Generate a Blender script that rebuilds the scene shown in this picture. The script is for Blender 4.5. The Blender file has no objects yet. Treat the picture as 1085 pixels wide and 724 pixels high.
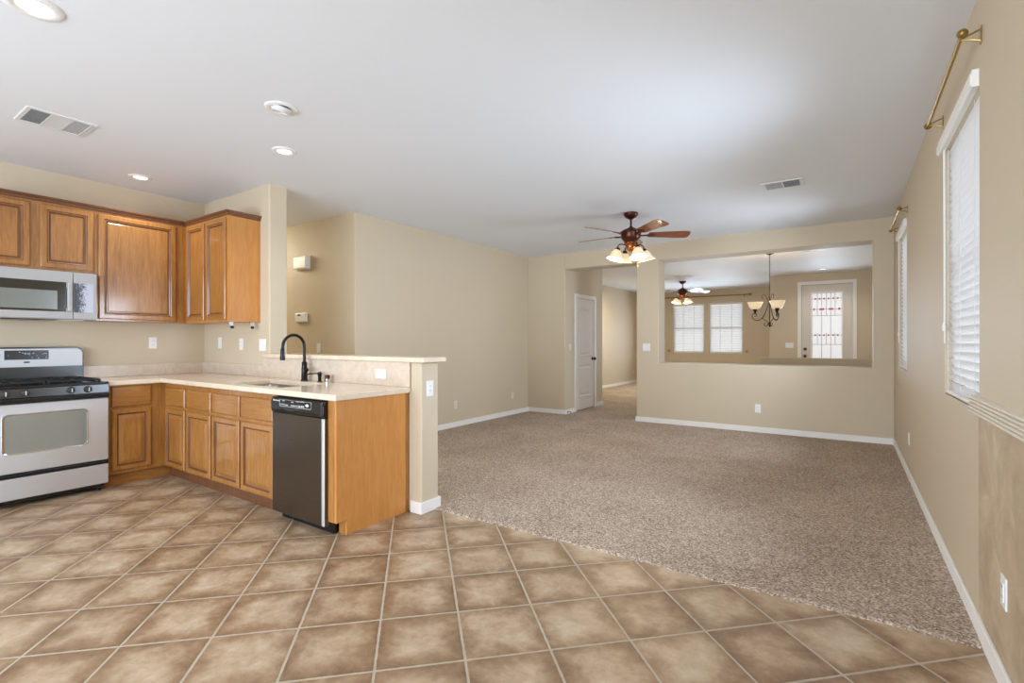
import bpy, bmesh, math, random
from mathutils import Vector, Matrix
random.seed(7)
C = bpy.context.scene
COL = C.collection

# ------------------------------------------------------------------ camera, world, light, exposure
FPX = 525.26
cam_d = bpy.data.cameras.new('camera')
cam_d.sensor_width = 36.0
cam_d.lens = 36.0 * FPX / 1085.0
cam_d.clip_start = 0.02
cam = bpy.data.objects.new('camera', cam_d)
COL.objects.link(cam)
cam.location = (0, 0, 1.251)
cam.rotation_euler = (math.radians(90), 0, math.radians(34.09))
C.camera = cam

C.view_settings.view_transform = 'Standard'
C.view_settings.look = 'None'
C.view_settings.gamma = 1.0
C.view_settings.use_curve_mapping = False
C.view_settings.exposure = 0.12
C.cycles.use_denoising = True
C.cycles.sample_clamp_indirect = 6.0
C.cycles.diffuse_bounces = 5
C.cycles.max_bounces = 12

world = bpy.data.worlds.new('overcast_sky')
C.world = world
world.use_nodes = True
bg = world.node_tree.nodes['Background']
bg.inputs['Color'].default_value = (0.92, 0.96, 1.0, 1)
bg.inputs['Strength'].default_value = 3.2


def area(name, loc, rot, sx, sy, power, color=(1, 1, 1), spread=180):
    d = bpy.data.lights.new(name, 'AREA')
    d.shape = 'RECTANGLE'
    d.size, d.size_y, d.energy, d.color = sx, sy, power, color
    d.spread = math.radians(spread)
    o = bpy.data.objects.new(name, d)
    o.location = loc
    o.rotation_euler = rot
    COL.objects.link(o)
    return o


R90 = math.pi / 2
DAY = (0.80, 0.965, 1.17)
# fill light from an unseen opening added behind the camera; daylight at the two side windows, the two front windows and the entry glass
area('rear_fill', (-2.3, -2.45, 1.2), (R90, 0, 0), 4.6, 2.2, 112, DAY, 150)
area('daylight_side_near', (0.40, 3.34, 1.5), (0, R90, 0), 1.1, 0.88, 25, DAY, 118)
area('daylight_side_far', (0.40, 6.42, 1.5), (0, R90, 0), 1.1, 0.8, 22, DAY, 118)
area('daylight_front_left', (-3.93, 15.0, 1.35), (-R90, 0, 0), 0.9, 1.0, 19, DAY, 140)
area('daylight_front_right', (-2.9, 15.0, 1.35), (-R90, 0, 0), 0.9, 1.0, 19, DAY, 140)
area('daylight_entry', (-0.38, 12.66, 1.4), (-R90, 0, 0), 0.5, 1.9, 14, DAY, 130)
# the passage left of the thermostat and the hall beyond the closet door get added unseen lights to brighten their walls
area('passage_fill', (-7.2, 3.2, 2.7), (0, -0.5, 0), 0.8, 0.8, 70, (1.0, 0.92, 0.72))
area('hall_fill', (-4.3, 11.6, 2.6), (0, 0, 0), 0.5, 0.5, 30, (1.0, 0.86, 0.55))


# ------------------------------------------------------------------ materials
def s(r, g, b):
    def f(c):
        c /= 255.0
        return c / 12.92 if c <= 0.04045 else ((c + 0.055) / 1.055) ** 2.4
    return (f(r), f(g), f(b), 1.0)


class NT:
    """short-hand for building a node material"""
    def __init__(self, name):
        self.m = bpy.data.materials.new(name)
        self.m.use_nodes = True
        self.t = self.m.node_tree
        self.b = self.t.nodes['Principled BSDF']
        self.out = self.t.nodes['Material Output']

    def n(self, kind, **kw):
        nd = self.t.nodes.new(kind)
        for k, v in kw.items():
            setattr(nd, k, v)
        return nd

    def put(self, sock, v):
        if isinstance(v, bpy.types.NodeSocket):
            self.t.links.new(v, sock)
        else:
            sock.default_value = v

    def math(self, op, a, b=None, c=None, clamp=False):
        nd = self.n('ShaderNodeMath', operation=op)
        nd.use_clamp = clamp
        for i, v in enumerate((a, b, c)):
            if v is not None:
                self.put(nd.inputs[i], v)
        return nd.outputs[0]

    def pos(self, scale=(1, 1, 1), obj=False):
        src = self.n('ShaderNodeTexCoord').outputs['Object'] if obj else self.n('ShaderNodeNewGeometry').outputs['Position']
        mp = self.n('ShaderNodeMapping')
        mp.inputs['Scale'].default_value = scale
        self.put(mp.inputs['Vector'], src)
        return mp.outputs[0]

    def noise(self, vec, scale, detail=4, rough=0.55, dist=0.0):
        nd = self.n('ShaderNodeTexNoise')
        self.put(nd.inputs['Vector'], vec)
        nd.inputs['Scale'].default_value = scale
        nd.inputs['Detail'].default_value = detail
        nd.inputs['Roughness'].default_value = rough
        nd.inputs['Distortion'].default_value = dist
        return nd.outputs[0]

    def mix(self, f, a, b):
        nd = self.n('ShaderNodeMix', data_type='RGBA')
        self.put(nd.inputs[0], f)
        self.put(nd.inputs[6], a)
        self.put(nd.inputs[7], b)
        return nd.outputs[2]

    def ramp(self, f, *stops):
        nd = self.n('ShaderNodeValToRGB')
        e = nd.color_ramp.elements
        while len(e) < len(stops):
            e.new(0.5)
        for i, (p, c) in enumerate(stops):
            e[i].position = p
            e[i].color = c
        self.put(nd.inputs[0], f)
        return nd.outputs[0]

    def bump(self, h, strength=0.2, dist=0.002):
        nd = self.n('ShaderNodeBump')
        nd.inputs['Strength'].default_value = strength
        nd.inputs['Distance'].default_value = dist
        self.put(nd.inputs['Height'], h)
        self.put(self.b.inputs['Normal'], nd.outputs[0])

    def p(self, **kw):
        for k, v in kw.items():
            self.put(self.b.inputs[k.replace('_', ' ')], v)
        return self


def plain(name, col, rough=0.5, metal=0.0, **kw):
    t = NT(name)
    # a faint mottling keeps every finish procedural
    nz = t.noise(t.pos(), 14, 3)
    dark = tuple(c * 0.94 for c in col[:3]) + (1,)
    t.p(Base_Color=t.mix(nz, dark, col), Roughness=rough, Metallic=metal)
    for k, v in kw.items():
        t.p(**{k: v})
    return t.m


def paint(name, col, amp=0.06, bump=0.10, scale=55):
    t = NT(name)
    P = t.pos()
    big = t.noise(P, 1.3, 3)
    dark = tuple(c * (1 - amp) for c in col[:3]) + (1,)
    t.p(Base_Color=t.mix(big, dark, col), Roughness=0.6)
    t.b.inputs['Specular IOR Level'].default_value = 0.3
    t.bump(t.noise(P, scale, 3), bump, 0.003)
    return t.m


M = {}
M['wall'] = paint('beige_wall_paint', s(208, 193, 168))
M['ceiling'] = paint('white_ceiling_paint', s(232, 236, 241), 0.03, 0.16, 38)
M['trim'] = paint('white_trim_paint', s(240, 237, 232), 0.02, 0.0)
M['cream'] = paint('cream_trim_paint', s(226, 217, 200), 0.03, 0.0)
M['door'] = paint('white_door_paint', s(236, 232, 230), 0.02, 0.0)
M['entry_door'] = paint('pale_grey_door_paint', s(222, 214, 205), 0.03, 0.0)

t = NT('faux_plaster_tan_paint')
P = t.pos()
m1 = t.noise(P, 5, 6, 0.65, 0.6)
t.p(Base_Color=t.ramp(m1, (0.3, s(172, 150, 124)), (0.52, s(190, 169, 141)), (0.72, s(208, 190, 164))), Roughness=0.6)
t.bump(t.noise(P, 90, 4), 0.25, 0.003)
M['faux'] = t.m


def tile_material():
    t = NT('diagonal_glazed_floor_tile')
    P = t.n('ShaderNodeNewGeometry').outputs['Position']
    sx = t.n('ShaderNodeSeparateXYZ')
    t.put(sx.inputs[0], P)
    c = math.sqrt(0.5)
    x = t.math('MULTIPLY', sx.outputs[0], c)
    y = t.math('MULTIPLY', sx.outputs[1], c)
    u = t.math('DIVIDE', t.math('SUBTRACT', t.math('ADD', x, y), 0.188), 0.3455)
    v = t.math('DIVIDE', t.math('SUBTRACT', t.math('SUBTRACT', y, x), 1.944), 0.3545)
    fu, fv = t.math('FRACT', u), t.math('FRACT', v)
    cu, cv = t.math('FLOOR', u), t.math('FLOOR', v)
    eu = t.math('MINIMUM', fu, t.math('SUBTRACT', 1.0, fu))
    ev = t.math('MINIMUM', fv, t.math('SUBTRACT', 1.0, fv))
    wob = t.math('MULTIPLY', t.math('SUBTRACT', t.noise(P, 30, 2), 0.5), 0.006)
    d = t.math('ADD', t.math('MULTIPLY', t.math('MINIMUM', eu, ev), 0.35), wob)
    grout = t.math('LESS_THAN', d, 0.0052)
    # per tile id
    cid = t.n('ShaderNodeCombineXYZ')
    t.put(cid.inputs[0], cu)
    t.put(cid.inputs[1], cv)
    wn = t.n('ShaderNodeTexWhiteNoise', noise_dimensions='2D')
    t.put(wn.inputs['Vector'], cid.outputs[0])
    rnd = wn.outputs['Value']
    # the glaze is browner towards a tile's rim and mottled cream at its heart
    off = t.n('ShaderNodeVectorMath', operation='ADD')
    t.put(off.inputs[0], P)
    sc = t.n('ShaderNodeVectorMath', operation='SCALE')
    t.put(sc.inputs[0], wn.outputs['Color'])
    sc.inputs['Scale'].default_value = 13.0
    t.put(off.inputs[1], sc.outputs[0])
    Q = off.outputs[0]
    soft = t.noise(Q, 7, 5, 0.6, 0.4)
    fine = t.noise(Q, 26, 6, 0.68, 0.3)
    rim = t.math('DIVIDE', d, 0.105, clamp=True)
    k = t.math('ADD', t.math('MULTIPLY', rim, 0.42), t.math('MULTIPLY', t.math('SUBTRACT', soft, 0.5), 0.95))
    k = t.math('ADD', k, t.math('MULTIPLY', t.math('SUBTRACT', fine, 0.5), 0.55))
    k = t.math('ADD', k, t.math('MULTIPLY', t.math('SUBTRACT', rnd, 0.5), 0.20))
    k = t.math('ADD', k, 0.16, clamp=True)
    col = t.ramp(k, (0.0, s(120, 92, 66)), (0.30, s(154, 126, 97)), (0.58, s(186, 162, 134)), (1.0, s(218, 202, 178)))
    gcol = t.mix(t.noise(P, 12, 3), s(168, 154, 134), s(198, 186, 167))
    t.p(Base_Color=t.mix(grout, col, gcol))
    t.p(Roughness=t.math('ADD', t.math('MULTIPLY', grout, 0.4), t.math('ADD', t.math('MULTIPLY', fine, 0.2), 0.27)))
    hh = t.math('ADD', t.math('DIVIDE', d, 0.012, clamp=True), t.math('MULTIPLY', fine, 0.25))
    t.bump(hh, 0.35, 0.003)
    return t.m


M['tile'] = tile_material()

t = NT('speckled_beige_carpet')
P = t.pos()
v = t.n('ShaderNodeTexVoronoi')
t.put(v.inputs['Vector'], P)
v.inputs['Scale'].default_value = 130
fleck = t.n('ShaderNodeSeparateColor')
t.put(fleck.inputs[0], v.outputs['Color'])
big = t.noise(P, 1.6, 3, 0.5, 0.5)
tuft = t.noise(P, 85, 3, 0.7)
k = t.math('ADD', t.math('MULTIPLY', fleck.outputs[0], 0.55), t.math('MULTIPLY', tuft, 0.45))
k = t.math('ADD', k, t.math('MULTIPLY', t.math('SUBTRACT', big, 0.5), 0.25))
t.p(Base_Color=t.ramp(k, (0.2, s(122, 104, 90)), (0.42, s(166, 147, 129)), (0.6, s(187, 169, 151)), (0.82, s(218, 204, 189))), Roughness=0.95)
t.b.inputs['Specular IOR Level'].default_value = 0.1
t.bump(t.math('ADD', v.outputs['Distance'], t.math('MULTIPLY', tuft, 1.4)), 0.5, 0.005)
M['carpet'] = t.m


def wood(name, c0, c1, c2, rough=0.3, scale=(9, 9, 0.9), coat=0.5):
    t = NT(name)
    P = t.pos(scale)
    g = t.noise(P, 5.5, 7, 0.62, 0.8)
    blot = t.noise(t.pos(), 3.2, 3, 0.5)
    k = t.math('ADD', t.math('MULTIPLY', g, 0.7), t.math('MULTIPLY', blot, 0.3))
    t.p(Base_Color=t.ramp(k, (0.3, c0), (0.5, c1), (0.7, c2)), Roughness=rough, Coat_Weight=coat, Coat_Roughness=0.10)
    t.bump(g, 0.04, 0.001)
    return t.m


M['maple'] = wood('honey_maple_wood', s(134, 86, 38), s(162, 109, 52), s(181, 130, 67))
M['maple_h'] = wood('honey_maple_wood_level_grain', s(134, 86, 38), s(162, 109, 52), s(181, 130, 67), scale=(0.9, 0.9, 9))
M['maple_panel'] = wood('honey_maple_veneer', s(182, 119, 54), s(195, 132, 64), s(206, 145, 76), rough=0.36, coat=0.2)
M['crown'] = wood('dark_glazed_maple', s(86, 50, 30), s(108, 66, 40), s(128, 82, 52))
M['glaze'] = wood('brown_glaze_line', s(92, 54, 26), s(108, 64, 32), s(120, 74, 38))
M['cherry'] = wood('cherry_blade_wood', s(104, 46, 24), s(132, 64, 34), s(152, 78, 42), rough=0.33, scale=(2, 2, 2))

t = NT('cream_speckled_counter')
P = t.pos()
f1 = t.noise(P, 160, 3, 0.7)
f2 = t.noise(P, 9, 3)
t.p(Base_Color=t.ramp(t.math('ADD', t.math('MULTIPLY', f1, 0.7), t.math('MULTIPLY', f2, 0.3)), (0.30, s(202, 180, 153)), (0.48, s(225, 207, 183)), (0.7, s(236, 222, 203))),
    Roughness=0.16)
M['counter'] = t.m


t = NT('pinkish_speckled_backsplash')
P = t.pos()
f1 = t.noise(P, 160, 3, 0.7)
f2 = t.noise(P, 14, 4, 0.6)
t.p(Base_Color=t.ramp(t.math('ADD', t.math('MULTIPLY', f1, 0.6), t.math('MULTIPLY', f2, 0.4)), (0.30, s(190, 170, 150)), (0.5, s(213, 196, 177)), (0.7, s(226, 212, 196))),
    Roughness=0.22)
M['splash'] = t.m


def brushed(name, col, rough, scale):
    t = NT(name)
    g = t.noise(t.pos(scale), 60, 3, 0.6)
    dark = tuple(c * 0.88 for c in col[:3]) + (1,)
    t.p(Base_Color=t.mix(g, dark, col), Metallic=1.0, Roughness=t.math('ADD', t.math('MULTIPLY', g, 0.1), rough))
    return t.m


M['steel'] = brushed('brushed_stainless_steel', s(200, 200, 200), 0.6, (1, 0.05, 3))
M['steel_dw'] = brushed('dark_brushed_stainless_steel', s(112, 105, 98), 0.24, (0.05, 1, 3))
M['steel_range'] = brushed('range_brushed_steel', s(224, 227, 230), 0.52, (1, 0.05, 3))
M['sinksteel'] = brushed('sink_stainless_steel', s(215, 213, 208), 0.2, (1, 1, 1))
M['black'] = plain('black_gloss_enamel', s(24, 24, 25), 0.18)
M['blackmatte'] = plain('black_cast_iron', s(20, 20, 20), 0.55)
M['panelblack'] = plain('charcoal_control_panel', s(42, 42, 44), 0.22)
M['rangeblack'] = plain('dark_grey_range_enamel', s(62, 60, 58), 0.2)
M['ovenglass'] = plain('grey_oven_glass', s(156, 158, 149), 0.10, 0.35)
M['mwframe'] = plain('smoked_glass_border', s(56, 52, 44), 0.10)
M['mwglass'] = plain('grey_mesh_window', s(134, 138, 132), 0.16, 0.2)
M['marks'] = plain('pale_printed_marks', s(205, 208, 212), 0.5)
M['bluemarks'] = plain('blue_display_digits', s(140, 185, 205), 0.4)
M['chrome'] = plain('polished_chrome', s(220, 220, 222), 0.12, 1.0)
M['orb'] = plain('oil_rubbed_bronze', s(28, 25, 26), 0.25, 0.55)
M['bronze'] = plain('antique_red_bronze', s(84, 44, 32), 0.3, 0.7)
M['iron'] = plain('wrought_iron_brown', s(52, 38, 28), 0.45, 0.4)
M['brass'] = plain('aged_brass', s(178, 146, 84), 0.3, 0.9)
M['rodgold'] = plain('antique_gold_rod', s(150, 120, 66), 0.35, 0.7)
M['plate'] = plain('white_plastic', s(240, 240, 238), 0.35)
M['almond'] = plain('almond_plastic', s(226, 217, 196), 0.35)
M['slot'] = plain('dark_slot', s(40, 38, 36), 0.5)
M['grille_dark'] = plain('dark_duct_gap', s(70, 70, 72), 0.8)
M['grille'] = plain('white_metal_grille', s(226, 226, 226), 0.45)
M['lead'] = plain('lead_came', s(95, 95, 98), 0.4, 0.5)
M['redglass'] = plain('red_stained_glass', s(190, 40, 48), 0.2)

t = NT('speckled_keypad_membrane')
P = t.pos((1, 1, 1))
n1 = t.noise(P, 95, 4, 0.8, 0.6)
sx = t.n('ShaderNodeSeparateXYZ')
t.put(sx.inputs[0], P)
gy = t.math('MULTIPLY', t.math('SUBTRACT', sx.outputs[1], 1.468), 6.0)      # pale flecks grow denser towards the right
n0 = t.noise(P, 22, 3, 0.5)
k = t.math('ADD', t.math('ADD', t.math('MULTIPLY', n0, 0.35), t.math('MULTIPLY', n1, 1.75)), gy)
t.p(Base_Color=t.ramp(k, (0.0, s(44, 44, 50)), (0.96, s(62, 64, 74)), (1.0, s(190, 192, 206))), Roughness=0.35)
k2 = t.math('MULTIPLY', k, 0.92)
t.t.nodes[-1]
M['keypad'] = t.m


def lamp_glass(name, col, strength, trans=0.4):
    t = NT(name)
    sw = t.noise(t.pos(), 18, 4, 0.6, 1.2)
    dark = tuple(c * 0.8 for c in col[:3]) + (1,)
    cc = t.mix(sw, dark, col)
    t.p(Base_Color=cc, Roughness=0.35, Emission_Color=cc, Emission_Strength=strength)
    return t.m


M['shade'] = lamp_glass('alabaster_lamp_glass', s(255, 234, 194), 0.42)
M['can_lens'] = lamp_glass('lit_can_lens', s(255, 246, 228), 3.0)
M['can_off'] = plain('unlit_lens', s(214, 212, 210), 0.4)


def translucent(name, col, f=0.5):
    t = NT(name)
    tr = t.n('ShaderNodeBsdfTranslucent')
    tr.inputs[0].default_value = col
    mx = t.n('ShaderNodeMixShader')
    mx.inputs[0].default_value = f
    nz = t.noise(t.pos(), 20, 2)
    t.p(Base_Color=t.mix(nz, tuple(c * 0.97 for c in col[:3]) + (1,), col), Roughness=0.5)
    t.t.links.new(t.b.outputs[0], mx.inputs[1])
    t.t.links.new(tr.outputs[0], mx.inputs[2])
    t.t.links.new(mx.outputs[0], t.out.inputs[0])
    return t.m


M['slat'] = translucent('white_faux_wood_slat', s(243, 243, 245), 0.32)
M['frosted'] = translucent('frosted_door_glass', s(250, 252, 255), 0.8)

t = NT('clear_window_glass')
tr = t.n('ShaderNodeBsdfTransparent')
tr.inputs[0].default_value = (0.93, 0.95, 0.94, 1)
gl = t.n('ShaderNodeBsdfGlossy')
gl.inputs['Roughness'].default_value = 0.03
mx = t.n('ShaderNodeMixShader')
lw = t.n('ShaderNodeLayerWeight')
lw.inputs[0].default_value = 0.25
t.put(mx.inputs[0], lw.outputs['Fresnel'])
t.t.links.new(tr.outputs[0], mx.inputs[1])
t.t.links.new(gl.outputs[0], mx.inputs[2])
t.t.links.new(mx.outputs[0], t.out.inputs[0])
M['glass'] = t.m


# ------------------------------------------------------------------ mesh helpers
class MB:
    def __init__(self):
        self.bm = bmesh.new()

    def box(self, x0, x1, y0, y1, z0, z1, bev=0.0, seg=2, mi=0):
        ret = bmesh.ops.create_cube(self.bm, size=1.0)
        vs = ret['verts']
        for v in vs:
            v.co = Vector((x0 + (v.co.x + 0.5) * (x1 - x0), y0 + (v.co.y + 0.5) * (y1 - y0), z0 + (v.co.z + 0.5) * (z1 - z0)))
        fs = set(f for v in vs for f in v.link_faces)
        for f in fs:
            f.material_index = mi
        if bev > 0:
            es = list(set(e for v in vs for e in v.link_edges))
            bmesh.ops.bevel(self.bm, geom=es, offset=bev, segments=seg, profile=0.5, affect='EDGES', clamp_overlap=True)
        return self

    def ring_faces(self, loops, cap0=True, cap1=True, closed=True):
        """loops: list of lists of Vectors with equal length"""
        vl = [[self.bm.verts.new(p) for p in lp] for lp in loops]
        n = len(vl[0])
        for a, b in zip(vl[:-1], vl[1:]):
            for i in range(n if closed else n - 1):
                j = (i + 1) % n
                try:
                    self.bm.faces.new((a[i], a[j], b[j], b[i]))
                except ValueError:
                    pass
        if cap0 and closed:
            self.bm.faces.new(list(reversed(vl[0])))
        if cap1 and closed:
            self.bm.faces.new(vl[-1])
        return self

    def lathe(self, prof, center=(0, 0, 0), axis='z', seg=20, mat=None, cap0=True, cap1=True):
        """prof: [(r, h)]"""
        loops = []
        c = Vector(center)
        for r, h in prof:
            r = max(r, 1e-4)
            lp = []
            for i in range(seg):
                a = 2 * math.pi * i / seg
                p = Vector((r * math.cos(a), r * math.sin(a), h))
                if axis == 'x':
                    p = Vector((h, p.x, p.y))
                elif axis == 'y':
                    p = Vector((p.y, h, p.x))
                if mat is not None:
                    p = mat @ p
                lp.append(c + p)
            loops.append(lp)
        return self.ring_faces(loops, cap0, cap1)

    def tube(self, pts, r, seg=8, smooth=4):
        """r: number or list"""
        P = [Vector(p) for p in pts]
        rr = list(r) if isinstance(r, (list, tuple)) else [r] * len(P)
        if smooth > 1 and len(P) > 2:
            Q, q = [], []
            for i in range(len(P) - 1):
                p0, p1, p2, p3 = P[max(i - 1, 0)], P[i], P[i + 1], P[min(i + 2, len(P) - 1)]
                for k in range(smooth):
                    u = k / smooth
                    Q.append(0.5 * ((2 * p1) + (p2 - p0) * u + (2 * p0 - 5 * p1 + 4 * p2 - p3) * u * u + (3 * p1 - p0 - 3 * p2 + p3) * u ** 3))
                    q.append(rr[i] + (rr[i + 1] - rr[i]) * u)
            Q.append(P[-1])
            q.append(rr[-1])
            P, rr = Q, q
        loops = []
        up = None
        for i, p in enumerate(P):
            d = (P[min(i + 1, len(P) - 1)] - P[max(i - 1, 0)]).normalized()
            if up is None:
                up = Vector((0, 0, 1)) if abs(d.z) < 0.9 else Vector((1, 0, 0))
            a = d.cross(up).normalized()
            up = a.cross(d).normalized()
            loops.append([p + (a * math.cos(2 * math.pi * k / seg) + up * math.sin(2 * math.pi * k / seg)) * rr[i] for k in range(seg)])
        return self.ring_faces(loops)

    def prism(self, poly, origin, U, V, N, depth, bev=0.0):
        """polygon (u, v) extruded by depth along N from origin"""
        o, U, V, N = Vector(origin), Vector(U), Vector(V), Vector(N)
        lo = [o + U * a + V * b for a, b in poly]
        hi = [p + N * depth for p in lo]
        if U.cross(V).dot(N) * depth < 0:
            lo.reverse()
            hi.reverse()
        return self.ring_faces([lo, hi])

    def solid(self, xs, ys, zs, filled, mi=None):
        """closed skin around the filled cells of a grid"""
        V = {}

        def vert(i, j, k):
            if (i, j, k) not in V:
                V[(i, j, k)] = self.bm.verts.new((xs[i], ys[j], zs[k]))
            return V[(i, j, k)]
        nx, ny, nz = len(xs) - 1, len(ys) - 1, len(zs) - 1
        F = {}
        for i in range(nx):
            for j in range(ny):
                for k in range(nz):
                    F[(i, j, k)] = filled((xs[i] + xs[i + 1]) / 2, (ys[j] + ys[j + 1]) / 2, (zs[k] + zs[k + 1]) / 2)
        for (i, j, k), f in F.items():
            if not f:
                continue
            q = [((-1, 0, 0), [(0, 0, 0), (0, 0, 1), (0, 1, 1), (0, 1, 0)]), ((1, 0, 0), [(1, 0, 0), (1, 1, 0), (1, 1, 1), (1, 0, 1)]),
                 ((0, -1, 0), [(0, 0, 0), (1, 0, 0), (1, 0, 1), (0, 0, 1)]), ((0, 1, 0), [(0, 1, 0), (0, 1, 1), (1, 1, 1), (1, 1, 0)]),
                 ((0, 0, -1), [(0, 0, 0), (0, 1, 0), (1, 1, 0), (1, 0, 0)]), ((0, 0, 1), [(0, 0, 1), (1, 0, 1), (1, 1, 1), (0, 1, 1)])]
            for (a, b, c), cs in q:
                if not F.get((i + a, j + b, k + c), False):
                    fc = self.bm.faces.new([vert(i + p, j + r, k + t_) for p, r, t_ in cs])
                    if mi:
                        fc.material_index = mi(fc.calc_center_median())
        if not mi:
            bmesh.ops.dissolve_limit(self.bm, angle_limit=0.01, verts=self.bm.verts, edges=self.bm.edges)
        return self

    def panel(self, origin, U, V, N, w, h, loops, glaze=()):
        """a moulded door: nested rectangles (inset, depth along N) from back to the middle"""
        o, U, V, N = Vector(origin), Vector(U), Vector(V), Vector(N)
        L = []
        for ins, d in loops:
            L.append([o + U * a + V * b + N * d for a, b in ((ins, ins), (w - ins, ins), (w - ins, h - ins), (ins, h - ins))])
        if U.cross(V).dot(N) < 0:
            for lp in L:
                lp.reverse()
        n0 = len(self.bm.faces)
        self.ring_faces(L)
        self.bm.faces.ensure_lookup_table()
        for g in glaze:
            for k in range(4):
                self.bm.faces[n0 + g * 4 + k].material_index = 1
        return self

    def build(self, name, mat, parent=None, smooth=False, bevel=0.0, kind=None, bseg=2):
        bmesh.ops.recalc_face_normals(self.bm, faces=self.bm.faces)
        me = bpy.data.meshes.new(name)
        self.bm.to_mesh(me)
        self.bm.free()
        for m_ in (mat if isinstance(mat, (list, tuple)) else [mat]):
            me.materials.append(m_)
        if smooth:
            for p in me.polygons:
                p.use_smooth = True
        o = bpy.data.objects.new(name, me)
        COL.objects.link(o)
        if smooth:
            try:
                me.set_sharp_from_angle(angle=math.radians(40))
            except Exception:
                pass
        if bevel > 0:
            b = o.modifiers.new('bevel', 'BEVEL')
            b.width = bevel
            b.segments = bseg
            b.limit_method = 'ANGLE'
            b.angle_limit = math.radians(40)
        if parent is not None:
            o.parent = parent
        return o


def tag(o, label, cat, group=None, kind=None):
    o['label'] = label
    o['category'] = cat
    if group:
        o['group'] = group
    if kind:
        o['kind'] = kind
    return o


def thing(name, label, cat, group=None, kind=None):
    o = bpy.data.objects.new(name, None)
    o.empty_display_size = 0.1
    COL.objects.link(o)
    return tag(o, label, cat, group, kind)


def settle(root, loc, rz=0.0):
    root.location = loc
    root.rotation_euler = (0, 0, rz)
    return root


def copy_thing(root, loc, rz, label):
    r = root.copy()
    COL.objects.link(r)
    r.location = loc
    r.rotation_euler = (0, 0, rz)
    r['label'] = label
    for ch in list(root.children):
        c = ch.copy()
        COL.objects.link(c)
        c.parent = r
        for g in list(ch.children):
            d = g.copy()
            COL.objects.link(d)
            d.parent = c
    return r


def struct(mb, name, mat, label, cat, bevel=0.0, smooth=False, bseg=3):
    o = mb.build(name, mat, None, smooth, bevel, bseg=bseg)
    return tag(o, label, cat, None, 'structure')


def fill_boxes(*boxes):
    def f(x, y, z):
        return any(b[0] < x < b[1] and b[2] < y < b[3] and b[4] < z < b[5] for b in boxes)
    return f


def grid(*boxes):
    xs = sorted(set(v for b in boxes for v in b[:2]))
    ys = sorted(set(v for b in boxes for v in b[2:4]))
    zs = sorted(set(v for b in boxes for v in b[4:6]))
    return xs, ys, zs


def boxes_solid(boxes, holes=(), mi=None):
    xs, ys, zs = grid(*(list(boxes) + list(holes)))
    f1, f2 = fill_boxes(*boxes), fill_boxes(*holes) if holes else (lambda *a: False)
    return MB().solid(xs, ys, zs, lambda x, y, z: f1(x, y, z) and not f2(x, y, z), mi)


# ------------------------------------------------------------------ the room shell
XK, YK, ZC, XR, YF, XL, YN = -5.835, 2.604, 2.75, 0.468, 7.49, -4.717, 3.729
YE, YW, XH = 12.756, 15.2, -5.36
YC = 2.74           # where the carpet starts
ZT = 2.76

struct(MB().box(-8.2, XR + 0.12, -2.75, YC + 0.02, -0.10, 0.0), 'floor', M['tile'], 'brown glazed floor tiles laid diagonally with pale grout', 'floor')


def carpet():
    mb = MB()
    bm = mb.bm
    # a fine tufted strip near the tiles, coarser pile further off
    x0, x1 = -2.57, XR - 0.001
    rows = []
    y = YC
    while y < 4.6:
        rows.append(y)
        y += 0.0125 if y < 3.6 else 0.02
    rows.append(4.6)
    n = int((x1 - x0) / 0.0125)
    rnd = random.Random(3)
    prev = None
    for ri, yy in enumerate(rows):
        cur = []
        for i in range(n + 1):
            jx, jy, jz = rnd.uniform(-.004, .004), rnd.uniform(-.004, .004), rnd.uniform(-.0014, .0014)
            if ri == 0:
                jy, jz = rnd.uniform(-.008, .006), -0.006
            if ri == len(rows) - 1:
                jy = jz = 0
            if i in (0, n):
                jx = 0
            cur.append(bm.verts.new((x0 + (x1 - x0) * i / n + jx, yy + jy, 0.012 + jz)))
        if prev:
            for i in range(n):
                bm.faces.new((prev[i], prev[i + 1], cur[i + 1], cur[i]))
        else:
            skirt = [bm.verts.new((v_.co.x, v_.co.y - 0.002, -0.002)) for v_ in cur]
            for i in range(n):
                bm.faces.new((skirt[i], skirt[i + 1], cur[i + 1], cur[i]))
        prev = cur
    for (a, b, c, d) in ((-8.2, -2.552, 2.785, 4.6), (-8.2, XR, 4.6, 15.3)):
        q = [bm.verts.new(p) for p in ((a, c, .012), (b, c, .012), (b, d, .012), (a, d, .012))]
        bm.faces.new(q)
    return mb


struct(carpet(), 'floor_carpet', M['carpet'], 'speckled beige cut pile carpet meeting the tiles along a straight edge', 'carpet')
struct(MB().box(-8.2, XR + 0.12, -2.75, 15.4, ZC, ZC + 0.12), 'ceiling', M['ceiling'], 'white lightly textured ceiling over kitchen and living room', 'ceiling')

W = M['wall']
BEV = 0.012
struct(boxes_solid([(XK - .15, XK, -2.6, 2.785, 0, ZT)]), 'wall_kitchen', W, 'beige kitchen wall behind the range and wall cabinets', 'wall')
struct(boxes_solid([(XK, -4.54, YK, 2.785, 0, ZT)]), 'wall_kitchen_back', W, 'full height beige kitchen wall ending in a square edge beside the faucet', 'wall', BEV)
struct(boxes_solid([(-4.54, -2.555, YK, 2.785, 0, 1.098)]), 'wall_peninsula', W, 'half height pony wall behind the sink counter', 'wall', BEV)
struct(boxes_solid([(-8.2, XL, YN, YN + .15, 0, ZT), (XL - .15, XL, YN, YF, 0, ZT)]), 'wall_left', W, 'long beige living room wall turning a corner towards the thermostat', 'wall', BEV)
struct(boxes_solid([(-8.2, -8.05, -2.6, YN, 0, ZT)]), 'wall_nook_end', W, 'beige wall closing the passage left of the thermostat', 'wall')
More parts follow.
